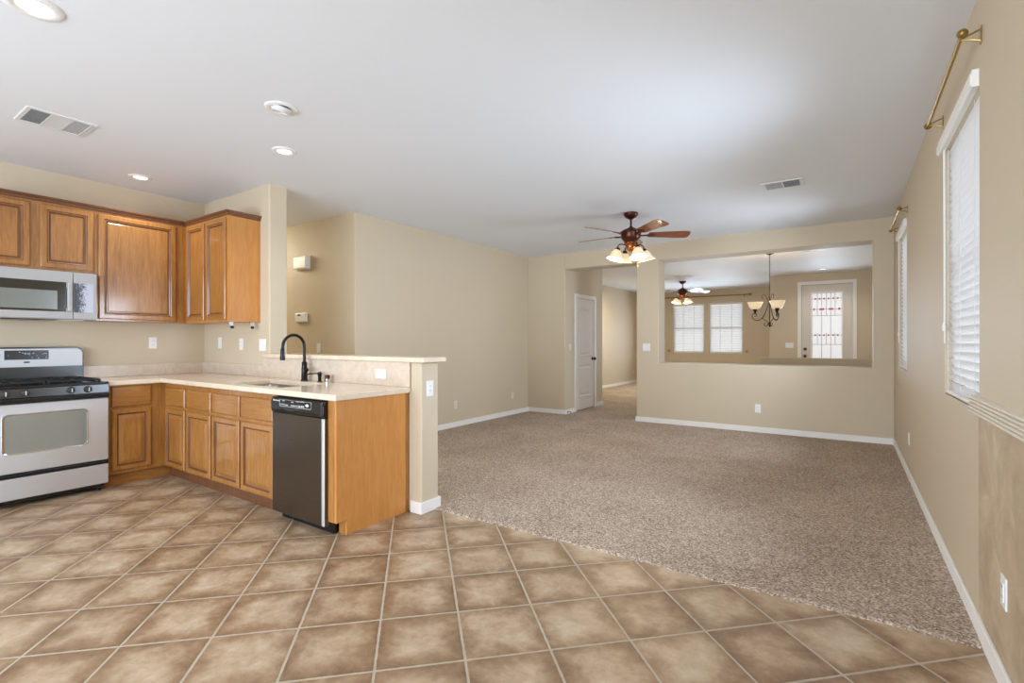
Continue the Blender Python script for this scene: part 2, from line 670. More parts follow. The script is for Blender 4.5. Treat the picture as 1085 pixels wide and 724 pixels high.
struct(boxes_solid([(XH - .1, -3.98, YF, 9.05, 0, ZT)], [(-4.10, -3.98, 7.905, 8.665, 0, 2.03)]), 'wall_hall_closet', W, 'beige wall block holding the white hall closet door', 'wall', BEV)
struct(boxes_solid([(-3.98, -2.725, YF, 7.82, 2.48, ZT), (-2.725, XR, YF, 7.82, 0, ZT)], [(-2.383, .262, YF, 7.82, .928, 2.49)]), 'wall_far', W,
       'beige far wall with a wide pass-through opening and a header over the hall', 'wall', BEV)
struct(boxes_solid([(XH - .1, XH, 9.05, YW, 0, ZT)]), 'wall_hall_left', W, 'beige hall wall beyond the closet door', 'wall')
struct(boxes_solid([(XH - .1, -1.48, YW, YW + .15, 0, ZT)], [(-4.388, -3.484, YW, YW + .15, .91, 2.37), (-3.352, -2.442, YW, YW + .15, .91, 2.37)]), 'wall_front', W,
       'beige front room wall with two blind covered windows', 'wall')
struct(boxes_solid([(-1.48, XR, YE, YE + .15, 0, ZT), (-1.48, -1.33, YE + .15, YW + .15, 0, ZT)], [(-.85, .09, YE, YE + .15, 0, 2.5)]), 'wall_entry', W,
       'beige entry wall around the tall glazed front door', 'wall', BEV)
struct(boxes_solid([(-1.43, XR, 10.9, 11.02, 0, .94)]), 'wall_entry_half', W, 'low beige half wall in front of the entry door', 'wall', BEV)
struct(boxes_solid([(XR, XR + .14, -2.6, 15.2, 0, ZT), (XR, XR + .14, -2.6, 2.895, 0, .975)],
                   [(XR, XR + .14, 2.88, 3.80, .95, 2.36), (XR, XR + .14, 6.005, 6.84, .97, 2.36)],
                   mi=lambda c: 1 if (c.y < 2.895 and c.z < .975 and c.x < XR + .01) else 0), 'wall_right', [W, M['faux']],
       'beige right wall with two windows, tan textured below the chair rail', 'wall')
struct(boxes_solid([(-8.2, XR + .14, -2.75, -2.6, 0, ZT)], [(-4.7, .1, -2.75, -2.6, 0, 2.4)]), 'wall_back', W, 'beige wall with a wide opening added for light behind the viewer', 'wall')

BH = 0.085


def base(name, label, boxes):
    mb = MB()
    for b in boxes:
        x0, x1, y0, y1 = b
        mb.box(x0, x1, y0, y1, 0.0, BH, 0.004)
    return struct(mb, name, M['trim'], label, 'baseboard')


base('baseboard_left', 'white baseboard along the long living room wall', [(XL, XL + .014, YN - .014, YF), (-8.05, XL, YN - .014, YN)])
base('baseboard_far', 'white baseboard under the pass-through wall', [(-2.739, XR, YF - .014, YF), (-2.739, -2.725, YF, 7.82)])
base('baseboard_alcove', 'white baseboard left of the hall opening and beside the closet door', [(XL + .014, -3.966, YF - .014, YF), (-3.98, -3.966, YF, 7.83), (-3.98, -3.966, 8.74, 9.064), (XH, -3.98, 9.05, 9.064)])
base('baseboard_hall', 'white baseboard along the far hall wall', [(XH, XH + .014, 9.064, YW), (XH + .014, -1.48, YW - .014, YW)])
base('baseboard_right', 'white baseboard running the length of the right wall', [(XR - .014, XR, -2.6, YF - .014), (XR - .014, XR, 7.82, YE)])
base('baseboard_post', 'white baseboard wrapped round the end of the pony wall', [(-2.655, -2.541, YK - .014, YK), (-2.555, -2.541, YK, 2.785), (-4.54, -2.541, 2.785, 2.799)])
base('baseboard_entry', 'white baseboard at the entry wall', [(-1.48, -.93, YE - .014, YE), (.18, XR - .014, YE - .014, YE)])

# chair rail: stepped profile running towards the viewer
prof = [(0, .936)]
for k in range(5):
    zb = .938 + .0152 * k
    prof += [(.010, zb), (.020, zb + .003), (.024, zb + .0076), (.020, zb + .012), (.010, zb + .0150)]
prof += [(.010, 1.0145), (0, 1.0165)]
struct(MB().prism([(a, b) for a, b in prof], (XR, -2.6, 0), (-1, 0, 0), (0, 0, 1), (0, 1, 0), 5.585), 'trim_1', M['cream'], 'cream ribbed chair rail ending at the near window', 'chair rail')

# ------------------------------------------------------------------ windows
def window_x(name, label, y0, y1, z0, z1):
    r = thing(name, label, 'window', None, 'structure')
    xf = XR + .085
    boxes_solid([(xf, xf + .05, y0, y1, z0, z1)], [(xf, xf + .05, y0 + .04, y1 - .04, z0 + .04, (z0 + z1) / 2 - .02), (xf, xf + .05, y0 + .04, y1 - .04, (z0 + z1) / 2 + .02, z1 - .04)]).build('window_frame', M['trim'], r)
    MB().box(xf + .02, xf + .026, y0 + .03, y1 - .03, z0 + .03, z1 - .03).build('window_pane', M['glass'], r)
    return r


def window_y(name, label, x0, x1, z0, z1):
    r = thing(name, label, 'window', None, 'structure')
    yf = YW + .09
    zm = (z0 + z1) / 2
    boxes_solid([(x0, x1, yf, yf + .05, z0, z1)], [(x0 + .04, x1 - .04, yf, yf + .05, z0 + .04, zm - .02), (x0 + .04, x1 - .04, yf, yf + .05, zm + .02, z1 - .04)]).build('window_frame', M['trim'], r)
    MB().box(x0 + .03, x1 - .03, yf + .02, yf + .026, z0 + .03, z1 - .03).build('window_pane', M['glass'], r)
    return r


window_x('window_1', 'near window in the right wall behind white blinds', 2.88, 3.80, .95, 2.36)
window_x('window_2', 'far window in the right wall behind white blinds', 6.005, 6.84, .97, 2.36)
window_y('window_3', 'left front room window seen through the pass-through', -4.388, -3.484, .91, 2.37)
window_y('window_4', 'right front room window seen through the pass-through', -3.352, -2.442, .91, 2.37)


def slats(mb, a0, a1, z0, z1, plane, tilt, wid=.05, pitch=.044, axis='y'):
    """slat strip: axis = direction the slats run along; plane = coordinate across"""
    n = int((z1 - z0) / pitch)
    c, s_ = math.cos(tilt) * wid / 2, math.sin(tilt) * wid / 2
    for i in range(n + 1):
        z = z0 + pitch * i
        # a slightly arched slat section
        sec = [(-c, -s_), (0, .003), (c, s_)]
        top = [(p, z + q + .0015) for p, q in sec]
        bot = [(p, z + q - .0015) for p, q in reversed(sec)]
        poly = top + bot
        if axis == 'y':
            mb.prism(poly, (plane, a0, 0), (1, 0, 0), (0, 0, 1), (0, 1, 0), a1 - a0)
        else:
            mb.prism(poly, (a0, plane, 0), (0, 1, 0), (0, 0, 1), (1, 0, 0), a1 - a0)


def blind_right(y0, y1, z0, z1, label, wand_y):
    r = thing('window_blind', label, 'blind', 'white blinds on the right wall windows')
    xp = XR + .028
    mb = MB()
    slats(mb, y0 + .008, y1 - .002, z0 + .05, z1 - .03, xp, math.radians(-66), axis='y')
    mb.build('slats', M['slat'], r)
    MB().box(xp - .024, xp + .024, y0 + .008, y1 - .008, z0 + .006, z0 + .024, .004).build('bottom_rail', M['trim'], r)
    mb = MB()
    for k in (.12, .5, .88):
        yy = y0 + (y1 - y0) * k
        mb.box(xp - .027, xp - .0255, yy - .004, yy + .004, z0 + .02, z1 - .03)
    mb.build('ladder_tape', M['slat'], r)
    # projecting valance with moulded front
    pr = [(0, 0), (.022, 0), (.030, .012), (.030, .050), (.024, .062), (.024, .074), (0, .074)]
    MB().prism(pr, (XR - .001, y0 - .0, z1 - .012), (-1, 0, 0), (0, 0, 1), (0, 1, 0), y1 - y0 + .05).build('valance', M['trim'], r)
    mb = MB()
    mb.tube([(XR - .014, wand_y, z1 - .02), (XR - .012, wand_y, 1.6), (XR - .012, wand_y + .004, 1.24)], .0035, 6, 1)
    mb.tube([(XR - .014, wand_y + .03, z1 - .02), (XR - .012, wand_y + .03, 1.7), (XR - .012, wand_y + .028, 1.35)], .0018, 6, 1)
    mb.lathe([(.003, 0), (.008, -.02), (.008, -.045), (.003, -.05)], (XR - .012, wand_y + .028, 1.36), seg=8)
    mb.build('tilt_wand', M['trim'], r)
    return r


blind_right(2.88, 3.80, .95, 2.36, 'white slatted blind with valance on the near window above the chair rail', 3.70)
blind_right(6.005, 6.84, .97, 2.36, 'white slatted blind on the far right wall window next to the room corner', 6.72)


def blind_front(x0, x1, z0, z1, label):
    r = thing('window_blind', label, 'blind', 'white blinds in the front room')
    yp = YW + .035
    mb = MB()
    slats(mb, x0 + .008, x1 - .008, z0 + .05, z1 - .06, yp, math.radians(-48), axis='x')
    mb.build('slats', M['slat'], r)
    MB().box(x0 + .008, x1 - .008, yp - .024, yp + .024, z0 + .006, z0 + .024, .004).build('bottom_rail', M['trim'], r)
    mb = MB()
    for k in (.34, .68):
        xx = x0 + (x1 - x0) * k
        mb.box(xx - .006, xx + .006, yp - .0275, yp - .026, z0 + .02, z1 - .06)
    mb.build('ladder_tape', M['grille'], r)
    MB().box(x0 + .004, x1 - .004, yp - .04, yp + .02, z1 - .065, z1 - .004, .005).build('valance', M['trim'], r)
    return r


blind_front(-4.388, -3.484, .91, 2.37, 'white blind in the left of two front room windows, behind the small ceiling fan')
blind_front(-3.352, -2.442, .91, 2.37, 'white blind in the right of two front room windows, left of the chandelier')


# ------------------------------------------------------------------ doors
def closet_door():
    r = thing('door_1', 'white two panel hall closet door with dark knob', 'door', None, 'structure')
    x = -3.98
    y0, y1, zt = 7.905, 8.665, 2.03
    boxes_solid([(x, x + .016, y0 - .07, y1 + .07, 0.012, zt + .07)], [(x, x + .016, y0, y1, 0.012, zt)]).build('door_casing', M['trim'], r, bevel=.004)
    mb = MB()
    xs = x - .012
    mb.box(xs - .04, xs, y0 + .004, y1 - .004, .022, zt - .004)
    lp = [(0, -.002), (.003, .011), (.014, .014), (.030, .001), (.046, .001), (.072, .012)]
    for (z0, z1) in ((.24, .84), (.98, 1.88)):
        ins = .13
        if z1 < 1:
            mb.panel((xs, y0 + ins, z0), (0, 1, 0), (0, 0, 1), (1, 0, 0), y1 - y0 - 2 * ins, z1 - z0, lp)
        else:
            w = y1 - y0 - 2 * ins       # arched top panel
            def arch(i, d):
                pts = [(i, i), (w - i, i), (w - i, z1 - z0 - .10 - i)]
                for k in range(1, 8):
                    a = k / 8.0
                    pts.append((w - i - (w - 2 * i) * a, z1 - z0 - .10 - i + .10 * math.sin(math.pi * a) ** 0.8))
                pts.append((i, z1 - z0 - .10 - i))
                return [Vector((xs + d, y0 + ins + a_, z0 + b_)) for a_, b_ in pts]
            mb.ring_faces([arch(i, d) for i, d in lp])
    mb.build('door_slab', M['door'], r, smooth=False)
    MB().lathe([(.03, 0), (.03, .008), (.012, .012), (.012, .035), (.026, .042), (.031, .056), (.026, .070), (.008, .076)], (xs, y1 - .065, .93), axis='x', seg=16).build('door_knob', M['orb'], r, smooth=True)
    for z in (.25, 1.05, 1.82):
        MB().box(xs - .002, x + .018, y0 - .004, y0 + .010, z - .045, z + .045, .002).build('hinge', M['trim'], r)
    return r


closet_door()


def entry_door():
    r = thing('door_2', 'tall pale entry door with long leaded glass panel', 'door', None, 'structure')
    x0, x1, zt = -.85, .09, 2.5
    y = YE
    boxes_solid([(x0 - .075, x1 + .075, y - .018, y, .012, zt + .075)], [(x0, x1, y - .018, y, .012, zt)]).build('door_casing', M['trim'], r, bevel=.004)
    gx0, gx1, gz0, gz1 = -.646, -.10, .30, 2.31
    ys = y + .02
    boxes_solid([(x0 + .004, x1 - .004, ys, ys + .045, .02, zt - .004)], [(gx0, gx1, ys, ys + .045, gz0, gz1)]).build('door_slab', M['entry_door'], r)
    boxes_solid([(x0, x1, ys + .0455, ys + .075, .012, zt)], [(x0 + .022, x1 - .022, ys + .0455, ys + .075, .012, zt - .022)]).build('door_jamb_stop', M['trim'], r)
    boxes_solid([(gx0 - .03, gx1 + .03, ys - .014, ys, gz0 - .03, gz1 + .03)], [(gx0, gx1, ys - .014, ys, gz0, gz1)]).build('glass_frame', M['trim'], r, bevel=.004)
    MB().box(gx0, gx1, ys + .015, ys + .022, gz0, gz1).build('glass_pane', M['frosted'], r)

    def gx(p):
        return gx0 + (p - 452) / 168.0 * (gx1 - gx0)

    def gz(q):
        return gz1 - (q - 285) / 383.0 * 1.42
    mb = MB()
    t_ = .0035
    yc0, yc1 = ys + .008, ys + .016

    def vline(p, q0, q1):
        mb.box(gx(p) - t_, gx(p) + t_, yc0, yc1, gz(q1), gz(q0))

    def hline(q, p0=452, p1=620):
        mb.box(gx(p0), gx(p1), yc0, yc1, gz(q) - t_, gz(q) + t_)
    for p in (482, 533, 583):
        vline(p, 285, 418)
        vline(p, 520, 588)
    for p in (507, 558):
        vline(p, 285, 820)
    for q in (318, 380, 418, 533, 588, 760):
        hline(q)
    mb.build('lead_came', M['lead'], r)
    mb = MB()
    for q in (318, 533):
        for p in (470, 495, 520, 545, 572, 597):
            mb.box(gx(p) - .016, gx(p) + .016, ys + .006, ys + .014, gz(q) - .017, gz(q) + .017)
    for p, w in ((463, .016), (508, .045), (560, .045), (605, .020)):
        mb.box(gx(p) - w, gx(p) + w, ys + .006, ys + .014, gz(380) - .02, gz(380) + .02)
    mb.build('red_glass_accent', M['redglass'], r)
    MB().lathe([(.032, 0), (.032, -.01), (.014, -.014), (.014, -.035), (.03, -.045), (.034, -.06), (.02, -.072)], (-.78, ys, .926), axis='y', seg=16).build('door_knob', M['bronze'], r, smooth=True)
    MB().lathe([(.034, 0), (.034, -.012), (.02, -.018), (.018, -.026)], (-.78, ys, 1.083), axis='y', seg=16).build('deadbolt', M['bronze'], r, smooth=True)
    for z in (.4, 1.3, 2.2):
        MB().box(x1 - .012, x1 + .003, y - .022, ys, z - .05, z + .05, .002).build('hinge', M['grille'], r)


entry_door()

# ------------------------------------------------------------------ kitchen cabinets
# nested (inset, depth): outer edge, frame, moulded groove, flat or raised field
FLAT = [(0, -.019), (0, -.006), (.007, 0), (.040, 0), (.046, -.006), (.053, -.005), (.060, -.013), (.068, -.013), (.074, -.010)]
RAISED = [(0, -.019), (0, -.006), (.007, 0), (.038, 0), (.044, -.010), (.052, -.012), (.082, -.003), (.085, -.002)]
DRAWER = [(0, -.019), (0, -.009), (.005, -.003), (.012, 0)]
FALSE = DRAWER


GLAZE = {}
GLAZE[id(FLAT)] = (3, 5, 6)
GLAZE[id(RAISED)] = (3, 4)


def front(name, parent, face, a0, a1, z0, z1, loops, mat):
    """a door or drawer front; face = ('x', value) looking to +X or ('y', value) looking to -Y; it overlays the carcass by 19 mm"""
    ax, v = face
    mb = MB()
    if ax == 'x':
        mb.panel((v + .0195, a0, z0), (0, 1, 0), (0, 0, 1), (1, 0, 0), a1 - a0, z1 - z0, loops, GLAZE.get(id(loops), ()))
    else:
        mb.panel((a0, v - .0195, z0), (1, 0, 0), (0, 0, 1), (0, -1, 0), a1 - a0, z1 - z0, loops, GLAZE.get(id(loops), ()))
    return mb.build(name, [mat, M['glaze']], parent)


MP, MPH, MV = M['maple'], M['maple_h'], M['maple_panel']
XU, YU = -5.535, 2.304          # carcass fronts of the wall cabinets (doors overlay them)
ZU0, ZU1 = 1.436, 2.412

r = thing('wall_cabinet', 'short two door maple wall cabinet above the microwave', 'cabinet')
MB().box(XK, XU, .795, 1.565, 1.845, ZU1).build('carcass', MP, r, bevel=.002)
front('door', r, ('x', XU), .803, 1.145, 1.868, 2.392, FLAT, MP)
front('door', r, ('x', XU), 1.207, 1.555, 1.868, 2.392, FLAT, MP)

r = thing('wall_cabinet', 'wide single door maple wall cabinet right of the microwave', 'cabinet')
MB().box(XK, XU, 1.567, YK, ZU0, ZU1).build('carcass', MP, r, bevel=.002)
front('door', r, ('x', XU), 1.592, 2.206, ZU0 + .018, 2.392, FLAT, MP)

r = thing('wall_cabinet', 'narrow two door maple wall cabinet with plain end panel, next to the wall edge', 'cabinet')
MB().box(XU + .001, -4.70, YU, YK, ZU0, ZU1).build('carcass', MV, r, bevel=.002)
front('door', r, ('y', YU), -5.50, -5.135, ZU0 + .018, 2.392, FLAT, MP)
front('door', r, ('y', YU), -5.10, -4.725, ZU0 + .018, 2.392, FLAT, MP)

# crown strip running round the wall cabinets: swept stepped profile
cp = [(0, -.012), (.008, -.012), (.012, -.004), (.012, .006), (.022, .016), (.028, .022), (.028, .032), (0, .032)]


def crown():
    path = [(XU, .795, (1, 0)), (XU, YU, (1, -1)), (-4.70, YU, (1, -1)), (-4.70, YK, (1, 0))]
    loops = []
    for x, y, (nx, ny) in path:
        loops.append([Vector((x + nx * a, y + ny * a, ZU1 + .0005 + b + .012)) for a, b in cp])
    mb = MB()
    mb.ring_faces(loops)
    return mb


tag(crown().build('crown_molding', M['crown']), 'dark stained crown moulding along the top of the maple wall cabinets', 'moulding')

# base cabinets
XB, YB = -5.23, 2.0             # carcass fronts
ZB = .872
r = thing('base_cabinet', 'maple base cabinet with one drawer and one door beside the range', 'cabinet')
MB().box(XK + .022, XB, 1.568, 2.6, .105, ZB).build('carcass', MP, r, bevel=.0015)
MB().box(XK + .022, XB - .055, 1.568, 2.6, 0, .105).build('toe_kick', M['maple_h'], r)
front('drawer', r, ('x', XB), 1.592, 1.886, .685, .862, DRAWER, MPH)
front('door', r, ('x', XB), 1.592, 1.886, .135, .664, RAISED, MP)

r = thing('base_cabinet', 'maple base cabinet in the corner with two drawers and two doors', 'cabinet')
MB().box(XB + .001, -4.326, YB, 2.6, .105, ZB).build('carcass', MP, r, bevel=.0015)
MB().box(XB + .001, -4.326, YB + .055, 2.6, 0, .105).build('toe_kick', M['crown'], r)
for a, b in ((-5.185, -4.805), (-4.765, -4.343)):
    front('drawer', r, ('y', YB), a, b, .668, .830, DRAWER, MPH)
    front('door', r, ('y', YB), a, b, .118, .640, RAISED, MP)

r = thing('base_cabinet', 'maple sink base cabinet with two doors, left of the dishwasher', 'cabinet')
MB().box(-4.325, -3.385, YB, 2.6, .105, ZB - .19).box(-4.325, -3.385, YB, YB + .02, ZB - .19, ZB).build('carcass', MP, r, bevel=.0015)
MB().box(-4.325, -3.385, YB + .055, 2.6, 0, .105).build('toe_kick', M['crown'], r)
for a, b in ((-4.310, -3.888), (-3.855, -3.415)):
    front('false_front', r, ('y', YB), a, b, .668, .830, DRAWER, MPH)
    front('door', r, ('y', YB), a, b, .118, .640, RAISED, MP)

r = thing('end_panel', 'plain maple end panel closing the peninsula beside the dishwasher', 'cabinet panel')
MB().prism([(1.975, .095), (2.055, .095), (2.055, 0), (2.60, 0), (2.60, ZB), (1.975, ZB)], (-2.70, 0, 0), (0, 1, 0), (0, 0, 1), (1, 0, 0), .02).build('side_panel', MV, r, bevel=.0015)
MB().box(-2.760, -2.70, 1.972, 1.995, .095, ZB).box(-2.752, -2.70, 2.05, 2.07, 0, .095).build('stile', MP, r, bevel=.0015)
MB().box(-2.682, -2.676, 2.57, 2.60, 0, ZB).build('scribe_strip', MP, r)

# countertop, backsplash, bar ledge
r = thing('countertop', 'cream speckled L shaped countertop with a cut-out for the sink', 'countertop')
SX0, SX1, SXM, SY0, SY1 = -4.24, -3.43, -3.85, 2.06, 2.44
boxes_solid([(XK, -5.18, 1.562, YK, .874, .914), (-5.18, -2.657, 1.952, YK, .874, .914)], [(SX0, SX1, SY0, SY1, .874, .914)]).build('slab', M['counter'], r, bevel=.009, bseg=3)
bs = boxes_solid([(XK, XK + .02, 1.562, YK, .9145, 1.025), (XK + .02, -4.61, YK - .02, YK, .9145, 1.025), (-4.61, -2.657, YK - .02, YK, .9145, 1.097)]).build('backsplash', M['splash'], None, bevel=.002)
tag(bs, 'cream speckled backsplash strip along the kitchen walls, tall behind the faucet', 'backsplash')

r = boxes_solid([(-4.61, -2.50, 2.566, YK, 1.0985, 1.135), (-4.538, -2.50, YK, 2.815, 1.0985, 1.135)]).build('bar_ledge', M['counter'], None, bevel=.007, bseg=3)
tag(r, 'cream bar ledge capping the pony wall behind the faucet', 'ledge')

# sink: two undermount bowls
r = thing('kitchen_sink', 'double bowl stainless undermount sink in the cream countertop', 'sink')


def bowl(x0, x1):
    mb = MB()

    def rr(ins, z, rad):
        pts = []
        a0, a1, b0, b1 = x0 + ins, x1 - ins, SY0 + ins, SY1 - ins
        for cx, cy, st in ((a1 - rad, b0 + rad, -90), (a1 - rad, b1 - rad, 0), (a0 + rad, b1 - rad, 90), (a0 + rad, b0 + rad, 180)):
            for k in range(5):
                a = math.radians(st + k * 22.5)
                pts.append(Vector((cx + rad * math.cos(a), cy + rad * math.sin(a), z)))
        return pts
    mb.ring_faces([rr(-.012, .8735, .07), rr(.004, .8735, .06), rr(.008, .72, .06), (rr(.03, .695, .05)), rr(.14, .69, .03)], cap0=False, cap1=True)
    return mb


bowl(SX0, SXM - .014).build('bowl', M['sinksteel'], r, smooth=True)
bowl(SXM + .014, SX1).build('bowl', M['sinksteel'], r, smooth=True)
MB().box(SXM - .026, SXM + .026, SY0, SY1, .8585, .8735, .004).build('divider', M['sinksteel'], r)
for cx in ((SX0 + SXM) / 2, (SX1 + SXM) / 2):
    MB().lathe([(.045, 0), (.04, .004), (.03, .002), (.004, .001)], (cx, (SY0 + SY1) / 2, .691), seg=16).build('drain', M['chrome'], r, smooth=True)

# faucet
r = thing('faucet', 'black gooseneck pull-down faucet standing behind the sink', 'faucet')
FX, FY, Z0 = -3.845, 2.515, .914
MB().lathe([(.030, 0), (.030, .006), (.025, .012), (.024, .10), (.022, .12), (.022, .155), (.016, .165), (.013, .17)], (FX, FY, Z0), seg=18).build('body', M['orb'], r, smooth=True)
arc = [(FX, FY, 1.08), (FX, FY, 1.14), (FX, FY, 1.20)]
for k in range(1, 10):
    a = math.pi * k / 10
    arc.append((FX, FY - .098 + .098 * math.cos(a), 1.205 + .100 * math.sin(a)))
arc += [(FX, FY - .196, 1.20), (FX, FY - .198, 1.175)]
MB().tube(arc, .0125, 10, 2).build('spout', M['orb'], r, smooth=True)
MB().lathe([(.0125, 0), (.015, -.01), (.017, -.05), (.0205, -.085), (.0205, -.098), (.012, -.10)], (FX, FY - .198, 1.195), seg=14).build('spray_head', M['orb'], r, smooth=True)
MB().tube([(FX - .024, FY, 1.02), (FX + .02, FY - .003, 1.018), (FX + .055, FY - .012, 1.010), (FX + .075, FY - .018, 1.006)], [.014, .017, .015, .008], 10, 3).build('handle', M['orb'], r, smooth=True)

r = thing('soap_dispenser', 'black soap dispenser with a long spout right of the faucet', 'soap dispenser')
SXP, SYP = -3.652, 2.53
MB().lathe([(.020, 0), (.020, .005), (.014, .009), (.014, .045), (.016, .05), (.016, .078), (.010, .083)], (SXP, SYP, Z0), seg=14).build('pump', M['orb'], r, smooth=True)
MB().tube([(SXP, SYP, .982), (SXP - .04, SYP - .02, .983), (SXP - .085, SYP - .05, .978), (SXP - .095, SYP - .055, .970)], .0055, 8, 2).build('nozzle', M['orb'], r, smooth=True)
r = thing('air_gap', 'short chrome and bronze air gap cap at the right end of the faucet set', 'air gap')
MB().lathe([(.024, 0), (.024, .004), (.019, .008), (.019, .030)], (-3.548, 2.53, Z0), seg=16).build('collar', M['chrome'], r, smooth=True)
MB().lathe([(.020, .030), (.020, .055), (.017, .062), (.006, .064)], (-3.548, 2.53, Z0), seg=16).build('cap', M['bronze'], r, smooth=True)

# paper towel brackets under the corner wall cabinet
r = thing('paper_towel_holder', 'pair of metal paper towel brackets with black ends under the corner wall cabinet', 'paper towel holder')
for yy, sg in ((2.345, 1), (2.545, -1)):
    MB().prism([(-.02, 0), (.02, 0), (.02, -.012), (.008, -.055), (-.008, -.055), (-.02, -.012)], (-4.735, yy, ZU0 - .001), (0, 1, 0), (0, 0, 1), (1, 0, 0), .004).box(-4.76, -4.715, yy - .022, yy + .022, ZU0 - .004, ZU0 - .001).build('bracket', M['sinksteel'], r)
    MB().lathe([(.013, 0), (.013, .02), (.009, .026)], (-4.731, yy + sg * .006, ZU0 - .052), axis='x', seg=12).build('roller_end', M['black'], r, smooth=True)

# ------------------------------------------------------------------ range
def build_range():
    r = thing('gas_range', 'stainless gas range with black cooktop against the kitchen wall', 'range')
    y0, y1, ym = .795, 1.553, 1.174
    xb, xf = XK + .012, -5.19
    MB().box(xb, xf, y0 + .004, y1 - .004, .055, .893, .003).build('body', M['panelblack'], r)
    # cooktop with raised rim
    boxes_solid([(xb, -5.148, y0, y1, .8935, .915)], [(xb + .10, -5.20, y0 + .03, y1 - .03, .905, .915)]).build('cooktop', M['black'], r, bevel=.004)
    for (gy0, gy1) in ((y0 + .045, ym - .012), (ym + .012, y1 - .045)):
        g = MB()
        gx0, gx1 = xb + .12, -5.215
        for yy in (gy0, (gy0 + gy1) / 2, gy1):
            g.box(gx0, gx1, yy - .006, yy + .006, .926, .940, .002)
        for k in range(5):
            xx = gx0 + (gx1 - gx0) * k / 4
            g.box(xx - .006, xx + .006, gy0, gy1, .926, .940, .002)
        for xx in (gx0, gx1):
            for yy in (gy0, gy1):
                g.box(xx - .009, xx + .009, yy - .009, yy + .009, .905, .932, .002)
        for k in (1, 3):
            xx = gx0 + (gx1 - gx0) * k / 4
            for sx in (-1, 1):
                for sy in (-1, 1):
                    g.tube([(xx + sx * .07, (gy0 + gy1) / 2 + sy * .07, .943), (xx + sx * .02, (gy0 + gy1) / 2 + sy * .02, .943)], .005, 6, 1)
        gr = g.build('grate', M['blackmatte'], r)
        for k in (1, 3):
            xx = gx0 + (gx1 - gx0) * k / 4
            MB().lathe([(.05, 0), (.05, .008), (.036, .012), (.036, .018), (.02, .021)], (xx, (gy0 + gy1) / 2, .9055), seg=18).build('burner', M['blackmatte'], r, smooth=True)
    # sloping control panel
    MB().prism([(xf, .828), (-5.150, .828), (-5.156, .8925), (xf, .8925)], (0, y0, 0), (1, 0, 0), (0, 0, 1), (0, 1, 0), y1 - y0).build('control_panel', M['rangeblack'], r)
    for yy in (ym - .242, ym - .134, ym + .134, ym + .242):
        k = MB().lathe([(.027, 0), (.027, .006), (.023, .010), (.021, .028), (.015, .031)], (-5.154, yy, .861), axis='x', seg=18).build('knob', M['rangeblack'], r, smooth=True)
        MB().box(-5.126, -5.118, yy - .003, yy + .003, .845, .877, .001).build('grip', M['steel_range'], k)
    # oven door with rounded window
    dz0, dz1 = .262, .782

    def rrect(a0, a1, b0, b1, rad, x, n=5):
        pts = []
        for cy, cz, st in ((a1 - rad, b0 + rad, -90), (a1 - rad, b1 - rad, 0), (a0 + rad, b1 - rad, 90), (a0 + rad, b0 + rad, 180)):
            for k in range(n):
                a = math.radians(st + 90.0 * k / (n - 1))
                pts.append(Vector((x, cy + rad * math.cos(a), cz + rad * math.sin(a))))
        return pts
    wy0, wy1, wz0, wz1 = .915, 1.418, .405, .705
    mb = MB()
    mb.ring_faces([rrect(y0, y1, dz0, dz1, .012, -5.19), rrect(y0, y1, dz0, dz1, .012, -5.158), rrect(y0 + .004, y1 - .004, dz0 + .004, dz1 - .004, .010, -5.153),
                   rrect(wy0, wy1, wz0, wz1, .034, -5.153), rrect(wy0 + .004, wy1 - .004, wz0 + .004, wz1 - .004, .03, -5.159)], cap1=True)
    d = mb.build('oven_door', M['steel_range'], r)
    mb = MB()
    mb.ring_faces([rrect(wy0 - .003, wy1 + .003, wz0 - .003, wz1 + .003, .036, -5.1535), rrect(wy0, wy1, wz0, wz1, .034, -5.148), rrect(wy0 + .008, wy1 - .008, wz0 + .008, wz1 - .008, .028, -5.150), rrect(wy0 + .010, wy1 - .010, wz0 + .010, wz1 - .010, .028, -5.158)], cap0=False, cap1=False)
    mb.build('window_trim', M['chrome'], d)
    mb = MB()
    mb.ring_faces([rrect(wy0 + .006, wy1 - .006, wz0 + .006, wz1 - .006, .03, -5.1585), rrect(wy0 + .006, wy1 - .006, wz0 + .006, wz1 - .006, .03, -5.155)])
    mb.build('oven_window', M['ovenglass'], d)
    # full width black handle bar at the top of the door
    MB().box(-5.152, -5.118, y0 + .002, y1 - .002, .786, .824, .010, 3).box(-5.19, -5.150, y0 + .01, y1 - .01, .784, .822).build('handle', M['black'], r)
    # storage drawer with black pull recess
    MB().box(-5.19, -5.150, y0, y1, .065, .226, .006).build('drawer', M['steel_range'], r)
    mb = MB()
    n = 12
    lo, hi = [], []
    for k in range(n + 1):
        yy = y0 + (y1 - y0) * k / n
        lo.append((yy, .228))
        hi.append((yy, .256))
    mb.prism(lo + hi[::-1], (-5.19, 0, 0), (0, 1, 0), (0, 0, 1), (1, 0, 0), .032)
    mb.tube([(-5.156, y0 + .01, .246), (-5.146, ym, .252), (-5.156, y1 - .01, .246)], .007, 8, 6)
    mb.build('drawer_pull', M['black'], r)
    # backguard
    xg = XK + .012
    MB().prism([(y0, .893), (y1, .893), (y1, 1.15), (y1 - .014, 1.186), (y1 - .05, 1.203), (y0 + .05, 1.203), (y0 + .014, 1.186), (y0, 1.15)], (xg, 0, 0), (0, 1, 0), (0, 0, 1), (1, 0, 0), .066).build('backguard', M['rangeblack'], r, bevel=.004)
    xs = xg + .067
